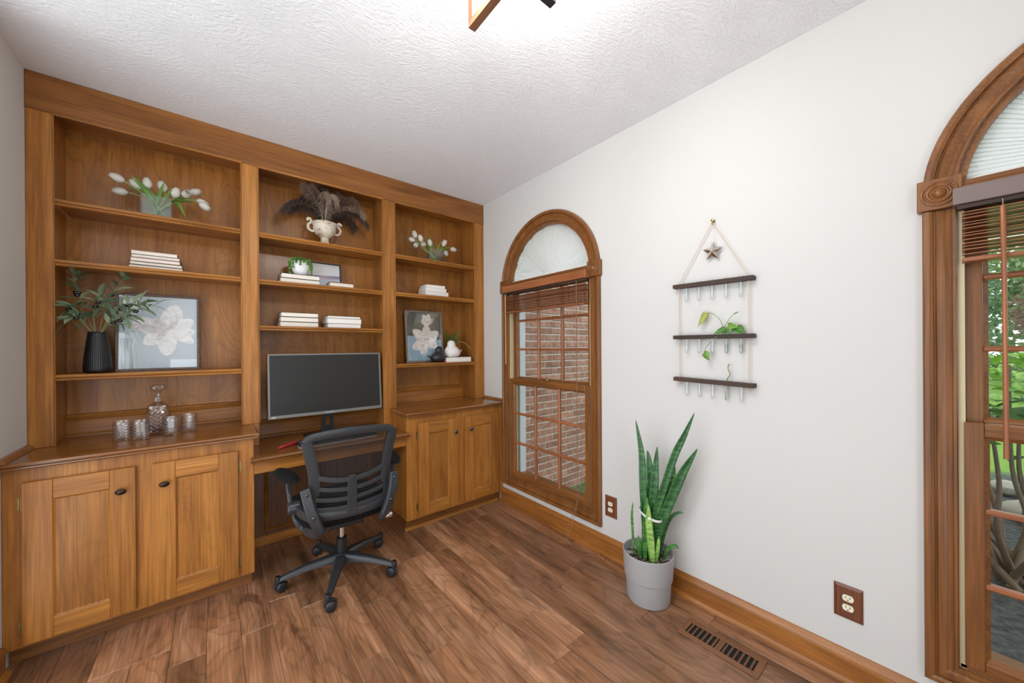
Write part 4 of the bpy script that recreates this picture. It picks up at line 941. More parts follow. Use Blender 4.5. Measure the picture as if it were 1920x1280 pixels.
RT = [('topmost, pointing up-left', (-.655, .10, 2.358), (-.3, 0, .95), (-.42, .10, vb), None, 0),
      ('farthest left, pointing sideways', (-.682, .10, 2.306), (-1, -.1, .1), (-.43, .11, vb), None, 0),
      ('upper left, leaning over the lower pair', (-.605, .09, 2.330), (-.3, -.2, .8), (-.44, .10, vb), ((-.50, .10, 2.24), (-.555, .09, 2.31), (-.565, .09, 2.352), .010, (0, -1, 0)), 0),
      ('lowest on the left, nodding down', (-.656, .08, 2.257), (-.5, -.5, -.5), (-.42, .09, vb), None, 0),
      ('lower left, facing the room at the vase rim', (-.590, .07, 2.277), (-.5, -.6, .2), (-.43, .09, vb), ((-.48, .09, 2.25), (-.54, .09, 2.29), (-.53, .09, 2.34), .009, (0, -1, 0)), 0),
      ('in the middle beside the tall leaves', (-.518, .09, 2.305), (-.15, -.2, 1), (-.46, .10, vb), ((-.47, .10, 2.24), (-.51, .10, 2.33), (-.525, .10, 2.378), .010, (0, -1, 0)), 0),
      ('upper right, opened slightly', (-.368, .10, 2.331), (.35, -.2, .8), (-.48, .10, vb), ((-.45, .10, 2.24), (-.43, .09, 2.31), (-.405, .09, 2.345), .010, (0, -1, 0)), .2),
      ('farthest right, pointing down-right', (-.280, .09, 2.287), (.9, -.1, -.15), (-.50, .10, vb), ((-.41, .09, 2.25), (-.34, .07, 2.30), (-.30, .07, 2.29), .012, (0, -.5, 1)), 0),
      ('lowest on the right, hanging beside the vase', (-.343, .12, 2.250), (.5, 0, -.8), (-.50, .11, vb), ((-.40, .10, 2.25), (-.36, .09, 2.275), (-.33, .09, 2.27), .010, (0, -.6, 1)), 0)]
for nm, hd_, di, bs, lf, op in RT: tulip('white tulip in the right bay vase, '+nm, gR, bs, hd_, di, leaf=lf, opened=op)

# ---- black ribbed vase with olive branches
vx, vy, vz = -2.485, .095, 1.2505
BV = plain('matte_black_ceramic', '#15161a', .28, spec=.5)
o = M().lathe([(.044, 0), (.050, .004), (.0535, .014), (.0535, .030), (.0505, .075), (.046, .125), (.0405, .175), (.0365, .205), (.0355, .219), (.032, .221), (.031, .215), (.036, .15), (.045, .05), (0, .02)], (vx, vy, vz), 160, flute=.014, nfl=40).obj('ribbed_vase', BV, smooth=60)
tag(o, 'tapered matte black ribbed vase holding olive branches', 'vase')
OLEAF = [leafmat('olive_leaf_a', '#6c8766', '#9db08c', .5), leafmat('olive_leaf_b', '#8a9f7e', '#bcc8a6', .5), leafmat('olive_leaf_c', '#587558', '#829d78', .5)]
OSTEM = plain('olive_twig', '#8f8a5e', .7, var=.2); OLIVE = plain('black_olive', '#17131a', .2, coat=.5)
def flat_leaf(L, w):
    m = M(); rows = []
    for t_, q_ in ((0, .08), (.12, .5), (.35, 1), (.6, .92), (.85, .45), (1, .03)):
        z_ = .10*L*math.sin(t_*PI); rows.append([(t_*L, -w/2*q_, z_+w*.10*q_), (t_*L, 0, z_), (t_*L, w/2*q_, z_+w*.10*q_)])
    return m.sheet(rows)
OB = [('reaching up at the far left', [(-2.490, .095, 1.45), (-2.53, .09, 1.58), (-2.555, .08, 1.70), (-2.560, .06, 1.775)], 11, 3),
      ('arching out past the left stile', [(-2.495, .09, 1.45), (-2.55, .06, 1.55), (-2.555, .05, 1.60), (-2.57, .03, 1.575)], 11, 3),
      ('drooping low to the left', [(-2.495, .085, 1.45), (-2.53, .03, 1.53), (-2.545, .02, 1.55), (-2.565, .01, 1.52)], 9, 1),
      ('rising highest in the middle', [(-2.483, .10, 1.45), (-2.46, .10, 1.58), (-2.42, .09, 1.70), (-2.375, .07, 1.785)], 12, 2),
      ('leaning right in front of the picture frame', [(-2.478, .09, 1.45), (-2.43, .05, 1.56), (-2.37, .02, 1.62), (-2.30, .0, 1.635)], 12, 3),
      ('reaching farthest right across the picture', [(-2.476, .085, 1.45), (-2.42, .03, 1.53), (-2.34, -.01, 1.58), (-2.245, -.03, 1.625)], 11, 2),
      ('short and bushy low on the right', [(-2.478, .08, 1.45), (-2.44, .03, 1.51), (-2.39, -.02, 1.54), (-2.34, -.05, 1.535)], 10, 2),
      ('short and upright in the centre', [(-2.487, .08, 1.45), (-2.49, .04, 1.55), (-2.47, .01, 1.62), (-2.455, -.02, 1.66)], 11, 2)]
LM = [flat_leaf(.072, .021), flat_leaf(.085, .023), flat_leaf(.058, .020)]
lmesh = {}
Rn = random.Random(5)
for nm, pts, nl, no in OB:
    t = thing('olive_branch', 'olive branch in the black vase, '+nm, 'olive branch', pts[0], group='olive branches in the black vase')
    c = spline(pts, 8); M().tube(c, [.0022*(1-i/len(c))+.0008 for i in range(len(c))], 6).obj('twig', OSTEM, t, smooth=60)
    nl = int(nl*1.6)
    for k in range(nl):
        f = .28+.72*k/(nl-1); i = min(int(f*(len(c)-1)), len(c)-2); p = c[i]; tg = (c[i+1]-c[i]).normalized()
        az = k*2.4+Rn.uniform(-.4, .4); nrm = tg.orthogonal().normalized(); bb_ = tg.cross(nrm); sd = nrm*math.cos(az)+bb_*math.sin(az)
        d = (tg*Rn.uniform(.35, .8)+sd).normalized() if k < nl-1 else tg
        key = (k % 3, Rn.randrange(3))
        rotm = d.to_track_quat('X', 'Z').to_matrix().to_4x4() @ Matrix.Rotation(Rn.uniform(-.9, .9), 4, 'X')
        if key not in lmesh:
            mm = M(); mm.v = list(LM[key[0]].v); mm.f = list(LM[key[0]].f); o = mm.obj('leaf', OLEAF[key[1]], t, local=True, smooth=180); lmesh[key] = o
        else: o = child_copy(lmesh[key], t)
        o.matrix_local = Matrix.Translation(p-Vector(pts[0])) @ rotm
    for k in range(no):
        i = int(len(c)*Rn.uniform(.45, .85)); p = c[i]+Vector((Rn.uniform(-.012, .012), -.010, -.012)); 
        M().ell((0, 0, 0), .012, .0085, .0085, 12, 8).xf(Matrix.Translation(p) @ Matrix.Rotation(Rn.uniform(-.5, .5), 4, 'Y')).obj('olive', OLIVE, t, smooth=180)

# ---- framed pictures (flat prints behind glass)
def frame(label, x0, x1, zb, h, yb, lean, fw_, fmat, yaw=0, fd=.016):
    w = x1-x0; t = thing('framed_picture', label, 'picture', ((x0+x1)/2, yb, zb)); t.rotation_euler = (-lean, 0, yaw)
    for a, b, c, d in ((-w/2, w/2, 0, fw_), (-w/2, w/2, h-fw_, h), (-w/2, -w/2+fw_, fw_, h-fw_), (w/2-fw_, w/2, fw_, h-fw_)):
        M().box(a, b, -fd/2, fd/2, c, d).obj('frame_rail', fmat, t, local=True, bevel=.0025)
    M().box(-w/2+fw_*.6, w/2-fw_*.6, fd/2-.004, fd/2-.001, fw_*.6, h-fw_*.6).obj('backing', DARK, t, local=True)
    M().box(-w/2+fw_*.8, w/2-fw_*.8, -.0045, -.0035, fw_*.8, h-fw_*.8).obj('glazing', glass_mat('picture_glass', (1, 1, 1), .06), t, local=True)
    return t, w, h
def art(name, ramp, scale, dist=0.6, mapping=(1, 1, 1)):
    m, nt, b = newmat(name); b.inputs['Roughness'].default_value = .6
    tc = nd(nt, 'ShaderNodeTexCoord'); mp = nd(nt, 'ShaderNodeMapping'); mp.inputs['Scale'].default_value = mapping; lk(nt, tc.outputs['Object'], mp.inputs['Vector'])
    n = nd(nt, 'ShaderNodeTexNoise', i_Scale=scale, i_Detail=3.0, i_Distortion=dist); lk(nt, mp.outputs[0], n.inputs['Vector'])
    r = nd(nt, 'ShaderNodeValToRGB'); e = r.color_ramp.elements
    e[0].position = ramp[0][0]; e[0].color = lin(ramp[0][1]); e[1].position = ramp[-1][0]; e[1].color = lin(ramp[-1][1])
    for p, c in ramp[1:-1]: e.new(p).color = lin(c)
    lk(nt, n.outputs['Fac'], r.inputs['Fac']); lk(nt, r.outputs[0], b.inputs['Base Color']); return m
def petal_poly(cx, cz, ang, L, w, n=14, bend=.0):
    P_ = []
    for s in (1, -1):
        for i in range(n+1):
            t_ = i/n if s == 1 else 1-i/n
            q_ = math.sin(PI*t_**.85)**.55 if 0 < t_ < 1 else 0
            u, v = t_*L, s*w/2*q_+bend*math.sin(PI*t_)*L
            P_.append((cx+u*math.cos(ang)-v*math.sin(ang), cz+u*math.sin(ang)+v*math.cos(ang)))
    return P_
def printed(t, name, polys, mat, y):
    m = M()
    for i, P_ in enumerate(polys): m.add([(p[0], y-.00002*i, p[1]) for p in P_], [tuple(range(len(P_)))])
    return m.obj(name, mat, t, local=True)
BRF = wood('bronze_brown_frame', 'x', ('#4a3325', '#5d4231', '#6d5040'), rough=.35, objrand=0)
t, w, h = frame('large framed magnolia print on pale blue, behind the black vase', -2.432, -2.068, 1.2505, .455, .150, .10, .014, BRF)
M().box(-w/2+.012, w/2-.012, .001, .003, .012, h-.012).obj('print', art('pale_blue_print', [(.3, '#b4c6d0'), (.55, '#ccd8df'), (.75, '#e6ecef')], 2.2), t, local=True)
PW = art('magnolia_white', [(.3, '#dfe2e4'), (.5, '#f2f2f1'), (.7, '#fbfbfa')], 30, 1.5); PS = art('magnolia_shadow', [(.3, '#c9c5c2'), (.6, '#e6e4e2')], 30, 1.5)
cx, cz = .035, .235
printed(t, 'printed_flower', [petal_poly(cx, cz, a, L, wd, bend=b) for a, L, wd, b in ((1.35, .17, .10, 0), (.55, .14, .08, 0), (.0, .13, .065, -.05), (-.55, .14, .06, .05), (-1.6, .15, .085, 0), (-2.5, .13, .08, 0), (2.7, .17, .09, .04))], PW, .0005)
printed(t, 'printed_flower_shade', [petal_poly(cx-.01, cz, a, L, wd) for a, L, wd in ((2.95, .16, .05), (2.1, .10, .05), (-2.2, .07, .03), (.9, .09, .03))], PS, .0002)
printed(t, 'printed_vase', [[(-.168, .013), (-.098, .013), (-.096, .10), (-.104, .19), (-.163, .19), (-.168, .10)]], art('printed_vase_stems', [(.35, '#5a6a70'), (.5, '#9fb0b6'), (.65, '#ccd8dc')], 5, .4, (14, 1, 1.2)), .0003)
t, w, h = frame('tall framed magnolia print on dark background in the right bay', -.722, -.362, 1.2465, .462, .135, .10, .016, plain('pewter_frame', '#85786e', .4, .3), yaw=0)
M().box(-w/2+.012, w/2-.012, .001, .003, .012, h-.012).obj('print', art('dark_garden_print', [(.28, '#39423f'), (.45, '#5c615a'), (.58, '#8a836e'), (.72, '#7fa3b4')], 3.0), t, local=True)
printed(t, 'printed_blue_ground', [[(-w/2+.013, .014), (w/2-.013, .014), (w/2-.013, .20), (-w/2+.013, .24)]], art('blue_wash', [(.3, '#7fa0b2'), (.7, '#a9c3d0')], 4), .0008)
PW2 = art('magnolia_warm_white', [(.3, '#b9aea6'), (.5, '#ddd5cd'), (.7, '#ece6df')], 26, 1.5)
printed(t, 'printed_flower', [petal_poly(.015, .19, a, L, wd) for a, L, wd in ((1.5, .15, .09), (2.45, .16, .09), (.62, .155, .09), (3.6, .15, .09), (-.45, .12, .08), (4.3, .13, .08))], PW2, .0004)
printed(t, 'printed_bud', [petal_poly(.03, .335, a, L, wd) for a, L, wd in ((1.9, .10, .06), (1.35, .105, .06), (.75, .09, .035), (2.5, .07, .04))], PW2, .0003)
t, w, h = frame('small dark-framed seascape print behind the trailing plant', -1.478, -1.226, 1.8265, .206, .190, .13, .010, plain('near_black_frame', '#2c2725', .5))
M().box(-w/2+.008, w/2-.008, .001, .003, .008, h-.008).obj('print', art('pale_sky_print', [(.3, '#d5d8da'), (.7, '#e6e6e4')], 6), t, local=True)
printed(t, 'printed_shore', [[(-w/2+.009, .074), (w/2-.009, .086), (w/2-.009, .112), (-w/2+.009, .100)]], art('purple_hills', [(.35, '#4f4678'), (.5, '#7a6f9e'), (.62, '#c9a0a0'), (.75, '#5a5288')], 16, .3, (.25, 1, 2.5)), .0006)
printed(t, 'printed_water', [[(-w/2+.009, .009), (w/2-.009, .009), (w/2-.009, .086), (-w/2+.009, .074)]], art('blue_grey_water', [(.3, '#9fb3c4'), (.7, '#c5cbd8')], 8, .3, (.4, 1, 2)), .0007)

# ---- decanter and tumblers
def crystal(m, c, prof, seg, sq, cut):
    """cut glass: rounded-square plan with a zig-zag of facets"""
    vs = []; fs = []
    for j, (r, z_, k) in enumerate(prof):
        for i in range(seg):
            a = 2*PI*i/seg; q_ = (abs(math.cos(a))**sq+abs(math.sin(a))**sq)**(-1/sq)
            rr = r*q_*(1+(cut if (i+j) % 2 else -cut)*k); vs.append((c[0]+rr*math.cos(a), c[1]+rr*math.sin(a), c[2]+z_))
    n = len(prof)
    for j in range(n-1):
        for i in range(seg):
            a, b, d, e = j*seg+i, j*seg+(i+1) % seg, (j+1)*seg+(i+1) % seg, (j+1)*seg+i
            fs += [(a, b, d), (a, d, e)] if (i+j) % 2 else [(a, b, e), (b, d, e)]
    fs += [tuple(range(seg))[::-1], tuple(range((n-1)*seg, n*seg))]
    return m.add(vs, fs)
dx, dy, dz = -2.250, .075, CT+.0005
t = thing('decanter', 'cut crystal whisky decanter with a faceted stopper', 'decanter', (dx, dy, dz))
prof = [(.040, 0, 0), (.046, .004, 0)]+[(.0475+.001*(j % 2), .012+.0105*j, 1 if j < 11 else .3) for j in range(13)]+[(.0475, .150, 0), (.044, .160, 0), (.030, .172, 0), (.018, .182, 0), (.015, .192, 0), (.016, .204, 0), (.019, .207, 0)]
prof += [(.013, .207, 0), (.011, .190, 0), (.013, .180, 0), (.026, .168, 0), (.040, .156, 0), (.042, .146, 0)]+[(.042, .140-.0115*j, .4) for j in range(11)]+[(.036, .012, 0)]
crystal(M(), (dx, dy, dz), prof, 28, 5, .075).obj('body', CRYSTAL, t)
crystal(M(), (dx, dy, dz), [(.035, .0135, 0), (.0405, .022, 0), (.041, .040, 0), (.041, .044, 0)], 40, 5, .03).obj('whisky', WHISKY, t)
crystal(M(), (dx, dy, dz), [(.010, .192, 0), (.0105, .208, .5), (.012, .212, .5), (.013, .220, 1), (.010, .228, 1), (.013, .236, .5), (.024, .243, .8), (.034, .250, 1), (.036, .262, 1), (.034, .272, .6), (.022, .277, 0)], 20, 2, .04).obj('stopper', CRYSTAL, t)
for lb, gx, gy in (('leftmost of the four', -2.378, -.035), ('second from the left of the four', -2.305, -.080), ('right in front of the decanter of the four', -2.188, -.055), ('rightmost of the four', -2.115, .010)):
    t = thing('crystal_tumbler', f'cut crystal whisky tumbler, {lb}', 'glass', (gx, gy, dz), group='cut crystal tumblers')
    prof = [(.027, 0, 0), (.0315, .003, 0)]+[(.0325+.0001*j, .008+.0075*j, 1) for j in range(11)]+[(.0345, .094, 0), (.035, .100, 0), (.0325, .100, 0), (.0315, .090, 0), (.030, .040, 0), (.028, .016, 0), (.020, .012, 0)]
    crystal(M(), (gx, gy, dz), prof, 22, 3.2, .085).obj('tumbler_glass', CRYSTAL, t)

# ---- antique urn with ostrich feathers
ux, uy, uz = -1.362, .105, 2.1315
UM = art('antique_cream_clay', [(.3, '#9a7448'), (.42, '#cdbfa9'), (.6, '#ddd4c5'), (.75, '#b89a74')], 14, 1.2)
t = thing('urn', 'antique cream clay urn with scroll handles, full of feathers', 'urn', (ux, uy, uz))
M().lathe([(.046, 0), (.047, .006), (.040, .014), (.030, .026), (.026, .040), (.028, .052), (.026, .058), (.040, .068), (.062, .086), (.074, .108), (.077, .130), (.075, .146), (.080, .152), (.088, .158), (.090, .164), (.084, .168), (.074, .165), (.066, .12), (0, .075)], (ux, uy, uz), 40).obj('body', UM, t, smooth=50)
for s in (-1, 1):
    M().tube(spline([(ux+s*.070, uy, uz+.100), (ux+s*.088, uy, uz+.098), (ux+s*.106, uy, uz+.112), (ux+s*.108, uy, uz+.140), (ux+s*.094, uy, uz+.156), (ux+s*.088, uy, uz+.172), (ux+s*.098, uy, uz+.186), (ux+s*.112, uy, uz+.180), (ux+s*.106, uy, uz+.170)], 5), .009, 9).obj('handle', UM, t, smooth=60)
FE = [plain('feather_dark', '#46352c', .8, var=.3, vscale=60), plain('feather_brown', '#6b5446', .8, var=.3, vscale=60), plain('feather_ash', '#8f7967', .8, var=.3, vscale=60)]
QUILL = plain('feather_quill', '#b9ab98', .5)
def plume(label, pts, bl, mat, seed):
    R = random.Random(seed); t = thing('ostrich_feather', label, 'feather', pts[0], group='ostrich feathers in the urn')
    c = spline(pts, 12); M().tube(c, [.0022*(1-i/len(c))+.0006 for i in range(len(c))], 5).obj('quill', QUILL, t, smooth=60)
    m = M(); n = len(c); i0 = int(n*.20)
    for k in range(420):
        f = k/420; i = min(int(i0+f*(n-1-i0)), n-2); fr = (i0+f*(n-1-i0))-i; p = c[i].lerp(c[i+1], fr); tg = (c[i+1]-c[i]).normalized()
        nr = tg.cross(Vector((0, 0, 1)));  nr = nr.normalized() if nr.length > .1 else Vector((1, 0, 0)); b_ = nr.cross(tg)
        s = 1 if k % 2 else -1; d = (nr*s*R.uniform(.7, 1.1)+tg*R.uniform(.3, .9)+b_*R.uniform(-.5, .5)).normalized(); L = bl*1.25*R.uniform(.7, 1.15)*min(1, .45+f*1.6)
        q_ = p.copy(); w = .0019; row_ = []
        for j in range(6):
            sd = d.cross(Vector((0, -1, .2))); sd = sd.normalized()*w*(1-j/7)
            row_.append([q_-sd, q_+sd]); q_ = q_+d*L/5; d = (d+Vector((0, 0, -.42))+Vector((R.uniform(-.1, .1), R.uniform(-.1, .1), 0))).normalized()
            if q_.y > .258: q_.y = .258
        m.sheet(row_)
    m.obj('vane', mat, t, kind='stuff')
b0 = (ux, uy, uz+.10)
FP = [('drooping farthest left with a dark curled tip', [b0, (ux-.03, .09, 2.36), (-1.50, .08, 2.42), (-1.58, .07, 2.40), (-1.625, .06, 2.34)], .060, 0),
      ('low on the left behind the handle', [b0, (ux-.03, .12, 2.34), (-1.46, .13, 2.40), (-1.53, .14, 2.40), (-1.575, .14, 2.37)], .055, 0),
      ('upper left with a pale curled top', [b0, (ux-.03, .08, 2.38), (-1.44, .06, 2.47), (-1.48, .04, 2.525), (-1.46, .02, 2.52)], .060, 1),
      ('standing upright left of centre', [b0, (ux-.01, .10, 2.38), (-1.39, .09, 2.48), (-1.40, .07, 2.54), (-1.36, .05, 2.53)], .058, 0),
      ('bending forward in the centre', [b0, (ux, .07, 2.36), (-1.36, .03, 2.45), (-1.35, -.01, 2.48), (-1.34, -.035, 2.44)], .062, 2),
      ('upright right of centre', [b0, (ux+.02, .11, 2.38), (-1.31, .12, 2.48), (-1.28, .11, 2.545), (-1.25, .09, 2.53)], .058, 1),
      ('arching over the right handle with a pale tip', [b0, (ux+.03, .08, 2.37), (-1.27, .05, 2.46), (-1.20, .02, 2.50), (-1.15, .0, 2.45)], .060, 1),
      ('curling down at the right, ash coloured', [b0, (ux+.03, .09, 2.36), (-1.25, .06, 2.43), (-1.16, .03, 2.45), (-1.11, .02, 2.40)], .052, 2),
      ('hanging farthest right', [b0, (ux+.03, .10, 2.35), (-1.24, .10, 2.41), (-1.13, .09, 2.41), (-1.065, .07, 2.35)], .055, 0),
      ('low on the right behind the urn', [b0, (ux+.03, .14, 2.34), (-1.26, .16, 2.40), (-1.18, .17, 2.39), (-1.13, .17, 2.34)], .060, 0),
      ('tallest at the back left', [b0, (ux-.02, .14, 2.38), (-1.42, .17, 2.47), (-1.44, .19, 2.53), (-1.48, .19, 2.50)], .055, 0),
      ('tallest at the back right', [b0, (ux+.02, .14, 2.38), (-1.29, .17, 2.48), (-1.23, .19, 2.53), (-1.18, .19, 2.50)], .055, 0)]
for i, (nm, pts, bl, k) in enumerate(FP): plume('brown ostrich feather '+nm, pts, bl, FE[k], i)

# ---- trailing plant in a white pot
px_, py_, pz_ = -1.522, .095, 1.8915
t = thing('potted_trailing_plant', 'white round pot with trailing small-leaved green vine, on two books', 'potted plant', (px_, py_, pz_))
M().lathe([(.034, 0), (.040, .003), (.052, .030), (.058, .065), (.059, .092), (.060, .098), (.056, .100), (.054, .095), (.052, .07), (0, .065)], (px_, py_, pz_), 36).obj('pot', plain('white_glazed_pot', '#e9e9e8', .3), t, smooth=50)
M().lathe([(.053, .088), (.03, .092), (0, .094)], (px_, py_, pz_), 20).obj('soil', plain('potting_soil', '#2a2019', .95, var=.4, vscale=200), t)
VG = leafmat('vine_leaf', '#5f9040', '#aacd78', .45); Rn = random.Random(9)
for k in range(18):
    a = -PI/2+(k-8.5)*.36; ln = {3: .03, 4: .10, 5: .105, 6: .05, 7: .015, 8: .03, 9: .008, 10: .02, 11: .06, 12: .095, 13: .05}.get(k, .02)
    d = Vector((math.cos(a), math.sin(a), 0)); c0 = Vector((px_, py_, pz_+.098))
    pts = [c0+d*.02, c0+d*.045+Vector((0, 0, .018)), c0+d*.066+Vector((0, 0, .004)), c0+d*.070+Vector((0, 0, -ln*.5)), c0+d*.066+Vector((0, 0, -ln))]
    pts = [Vector((p.x, min(p.y, .24), p.z)) for p in pts]; c = spline(pts, 5); m = M().tube(c, .0009, 4)
    for i in range(2, len(c)):
        for q_ in range(3):
            n_ = Vector((Rn.gauss(0, 1), Rn.gauss(0, 1), Rn.gauss(0, 1))).normalized(); s_ = n_.orthogonal().normalized(); u_ = n_.cross(s_); o_ = c[i]+n_*.004+s_*.004; r_ = Rn.uniform(.0045, .0075)
            m.add([o_+(s_*math.cos(x*PI/3)+u_*math.sin(x*PI/3))*r_ for x in range(6)], [(0, 1, 2, 3, 4, 5)])
    m.obj('vine', VG, t)

# ---- bird figurines and grass
def bird(label, c, s, mat, flip=1, rotz=0):
    t = thing('bird_figurine', label, 'figurine', c, rotz); X = lambda p: (p[0]*s*flip, p[1]*s, p[2]*s)
    m = M(); rings = [(0, .40, .0), (.03, .62, .0), (.12, .88, .0), (.30, 1.0, .0), (.48, .95, -.02), (.62, .74, -.09), (.72, .55, -.15), (.80, .50, -.18), (.90, .50, -.20), (1.02, .42, -.22), (1.10, .25, -.22), (1.13, .02, -.22)]
    vs = []; seg = 24
    for h, r, ox in rings:
        for k in range(seg): a = 2*PI*k/seg; vs.append(X((ox*.55+r*.58*math.cos(a), r*.52*math.sin(a), h)))
    fs = [(j*seg+k, j*seg+(k+1) % seg, (j+1)*seg+(k+1) % seg, (j+1)*seg+k) for j in range(len(rings)-1) for k in range(seg)]+[tuple(range(seg))[::-1]]
    m.add(vs, fs); m.obj('body', mat, t, local=True, smooth=180)
    M().add([X(p) for p in ((.45, -.14, .22), (.45, .14, .22), (.45, .14, .36), (.45, -.14, .36), (.98, -.08, .46), (.98, .08, .46), (1.0, .06, .50), (1.0, -.06, .50))], [(0, 1, 2, 3), (7, 6, 5, 4), (0, 4, 5, 1), (1, 5, 6, 2), (2, 6, 7, 3), (3, 7, 4, 0)]).obj('tail', mat, t, local=True, bevel=.003)
    M().lathe([(.07*s, 0), (.0, .16*s)], (0, 0, 0), 10).xf(Matrix.Translation(X((-.36, 0, .90))) @ Matrix.Rotation(-PI/2*flip, 4, 'Y')).obj('beak', mat, t, local=True, smooth=60)
bird('white ceramic bird figurine sitting on the book in the right bay', (-.300, .085, 1.2875), .138, plain('white_porcelain', '#ece6e2', .4), 1, .35)
bird('dark bronze bird figurine between the picture and the white bird', (-.455, .075, 1.2465), .125, plain('dark_bronze_bird', '#26272b', .35, var=.2), -1, .3)
t = thing('grass_plant', 'small green grassy plant behind the white bird figurine', 'potted plant', (-.245, .195, 1.2465))
M().lathe([(.026, 0), (.032, .004), (.036, .07), (.034, .072), (.031, .066), (0, .06)], (-.245, .195, 1.2465), 24).obj('pot', plain('grey_green_pot', '#6d7468', .5), t, smooth=50)
Rn = random.Random(3); GB = leafmat('grass_blade', '#3f6f2c', '#7fa24a', .45)
for k in range(22):
    a = Rn.uniform(0, 2*PI); L = Rn.uniform(.14, .25); ou = Rn.uniform(.04, .12)
    e = Vector((-.245+ou*math.cos(a), .195+ou*.55*math.sin(a), 1.315+L)); e.y = min(e.y, .25); e.x = min(e.x, -.108)
    c = bez((-.245+.01*math.cos(a), .195, 1.305), (-.245+.012*math.cos(a), .195, 1.315+L*.6), (e.x, e.y, e.z), (e.x+.02*math.cos(a) if e.x < -.12 else e.x, e.y-.005, e.z-Rn.uniform(0, .05)), 9)
    strap(M(), c, [.0045*(1-(i/9)**2)+.0005 for i in range(10)], (0, -1, .2)).obj('blade', GB, t, smooth=180)
c = bez((-.24, .19, 1.31), (-.23, .16, 1.46), (-.17, .10, 1.46), (-.115, .06, 1.36), 10); strap(M(), c, [.0024]*11, (0, -1, .2)).obj('blade', plain('dry_blade', '#a89a55', .6), t, smooth=180)
# ================================================================ desk: monitor, keyboard, pen
BEZ = plain('monitor_bezel', '#7d7a76', .45, .3); SCR = plain('matte_screen', '#242321', .38, spec=.4)
mo = thing('monitor', 'wide black-screened computer monitor with grey bezel on the desk', 'monitor', (-1.358, .07, DT+.0005)); mo.rotation_euler = (0, 0, 0)
TL = math.radians(5); MW, MH = .742, .432
def tiltm(m, z0): return m.xf(Matrix.Translation((0, -.075, z0)) @ Matrix.Rotation(-TL, 4, 'X'))
zc0 = .158
m = M().box(-MW/2, MW/2, .004, .030, 0, MH); tiltm(m, zc0).obj('housing', BLACKP, mo, local=True, bevel=.004)
for a, b, c, d in ((-MW/2, MW/2, 0, .021), (-MW/2, MW/2, MH-.011, MH), (-MW/2, -MW/2+.012, .021, MH-.011), (MW/2-.012, MW/2, .021, MH-.011)):
    tiltm(M().box(a, b, -.004, .004, c, d), zc0).obj('bezel', BEZ, mo, local=True, bevel=.0015)
tiltm(M().box(-MW/2+.012, MW/2-.012, .000, .004, .021, MH-.011), zc0).obj('screen', SCR, mo, local=True)
def text_mesh(s, size, mat, parent, mtx, name):
    cu = bpy.data.curves.new(name, 'FONT'); cu.body = s; cu.size = size; cu.extrude = .0003; cu.align_x = 'CENTER'
    tmp = bpy.data.objects.new(name+'_tmp', cu); COL.objects.link(tmp); dg = bpy.context.evaluated_depsgraph_get()
    me = bpy.data.meshes.new_from_object(tmp.evaluated_get(dg)); bpy.data.objects.remove(tmp)
    me.materials.clear(); me.materials.append(mat); o = bpy.data.objects.new(name, me); COL.objects.link(o); o.parent = parent; o.matrix_local = mtx; return o
LOGO = plain('logo_silver', '#c9c6c2', .4)
base_m = Matrix.Translation((0, -.075, zc0)) @ Matrix.Rotation(-TL, 4, 'X')
text_mesh('ViewSonic', .014, LOGO, mo, base_m @ Matrix.Translation((0, -.0045, .006)) @ Matrix.Rotation(PI/2, 4, 'X'), 'wordmark')
m = M()
for dx_ in (-.008, 0, .008): m.ell((-MW/2+.030+dx_, -.0043, .0105), .0042, .0006, .0042, 10, 8); m.add([(-MW/2+.030+dx_, -.0046, .010), (-MW/2+.024+dx_, -.0046, .006), (-MW/2+.030+dx_, -.0046, .0145)], [(0, 1, 2)])
m.xf(base_m).obj('emblem', LOGO, mo, local=True)
m = plate(M(), [(-.042, 0.008), (.042, .008), (.034, .30), (-.034, .30)], [[(-.018, .06), (.018, .06), (.016, .125), (-.016, .125)]], lambda a, b: (a, -.005, b), (0, .022, 0)); m.obj('stand', BLACKP, mo, local=True, bevel=.002)
M().prism([(-.14, -.12), (.14, -.12), (.15, .06), (.10, .10), (-.10, .10), (-.15, .06)], 'z', 0, .008).obj('foot', BLACKP, mo, local=True, bevel=.002)
kb = thing('keyboard', 'black keyboard with a pale front edge on the desk', 'keyboard', (-1.345, -.165, DT+.0005), math.radians(3))
M().prism([(-.23, -.085), (.23, -.085), (.245, -.07), (.245, .07), (.235, .085), (-.235, .085), (-.245, .07), (-.245, -.07)], 'z', .004, .016).obj('case', BLACKP, kb, local=True, bevel=.003)
M().prism([(-.232, -.088), (.232, -.088), (.248, -.072), (.248, .0), (-.248, .0), (-.248, -.072)], 'z', 0, .0045).obj('rim', plain('silver_rim', '#b9b4ae', .35, .4), kb, local=True)
m = M()
for r_ in range(6):
    for k in range(20):
        x = -.228+k*.0236+(0.004 if k > 14 else 0); y = .068-r_*.0205
        m.box(x-.0095, x+.0095, y-.0085, y+.0085, .016, .0195)
m.obj('keys', plain('key_caps', '#1b1b1d', .5), kb, local=True, bevel=.001)
m = M()
for r_ in range(6):
    for k in range(20):
        x = -.228+k*.0236+(0.004 if k > 14 else 0); y = .068-r_*.0205; m.box(x-.0035, x+.0025, y-.001, y+.004, .0195, .0197)
m.obj('key_legends', plain('legend_print', '#b9b9b9', .6), kb, local=True)
t = thing('pen', 'red tapered pen lying at the left end of the keyboard', 'pen', (-1.655, -.165, DT+.0005), math.radians(38))
M().tube([(-.02, 0, .010), (0, 0, .010), (.05, 0, .011), (.115, 0, .010)], [.006, .010, .011, .009], 12).obj('barrel', plain('red_lacquer', '#a3202c', .35), t, local=True, smooth=50)
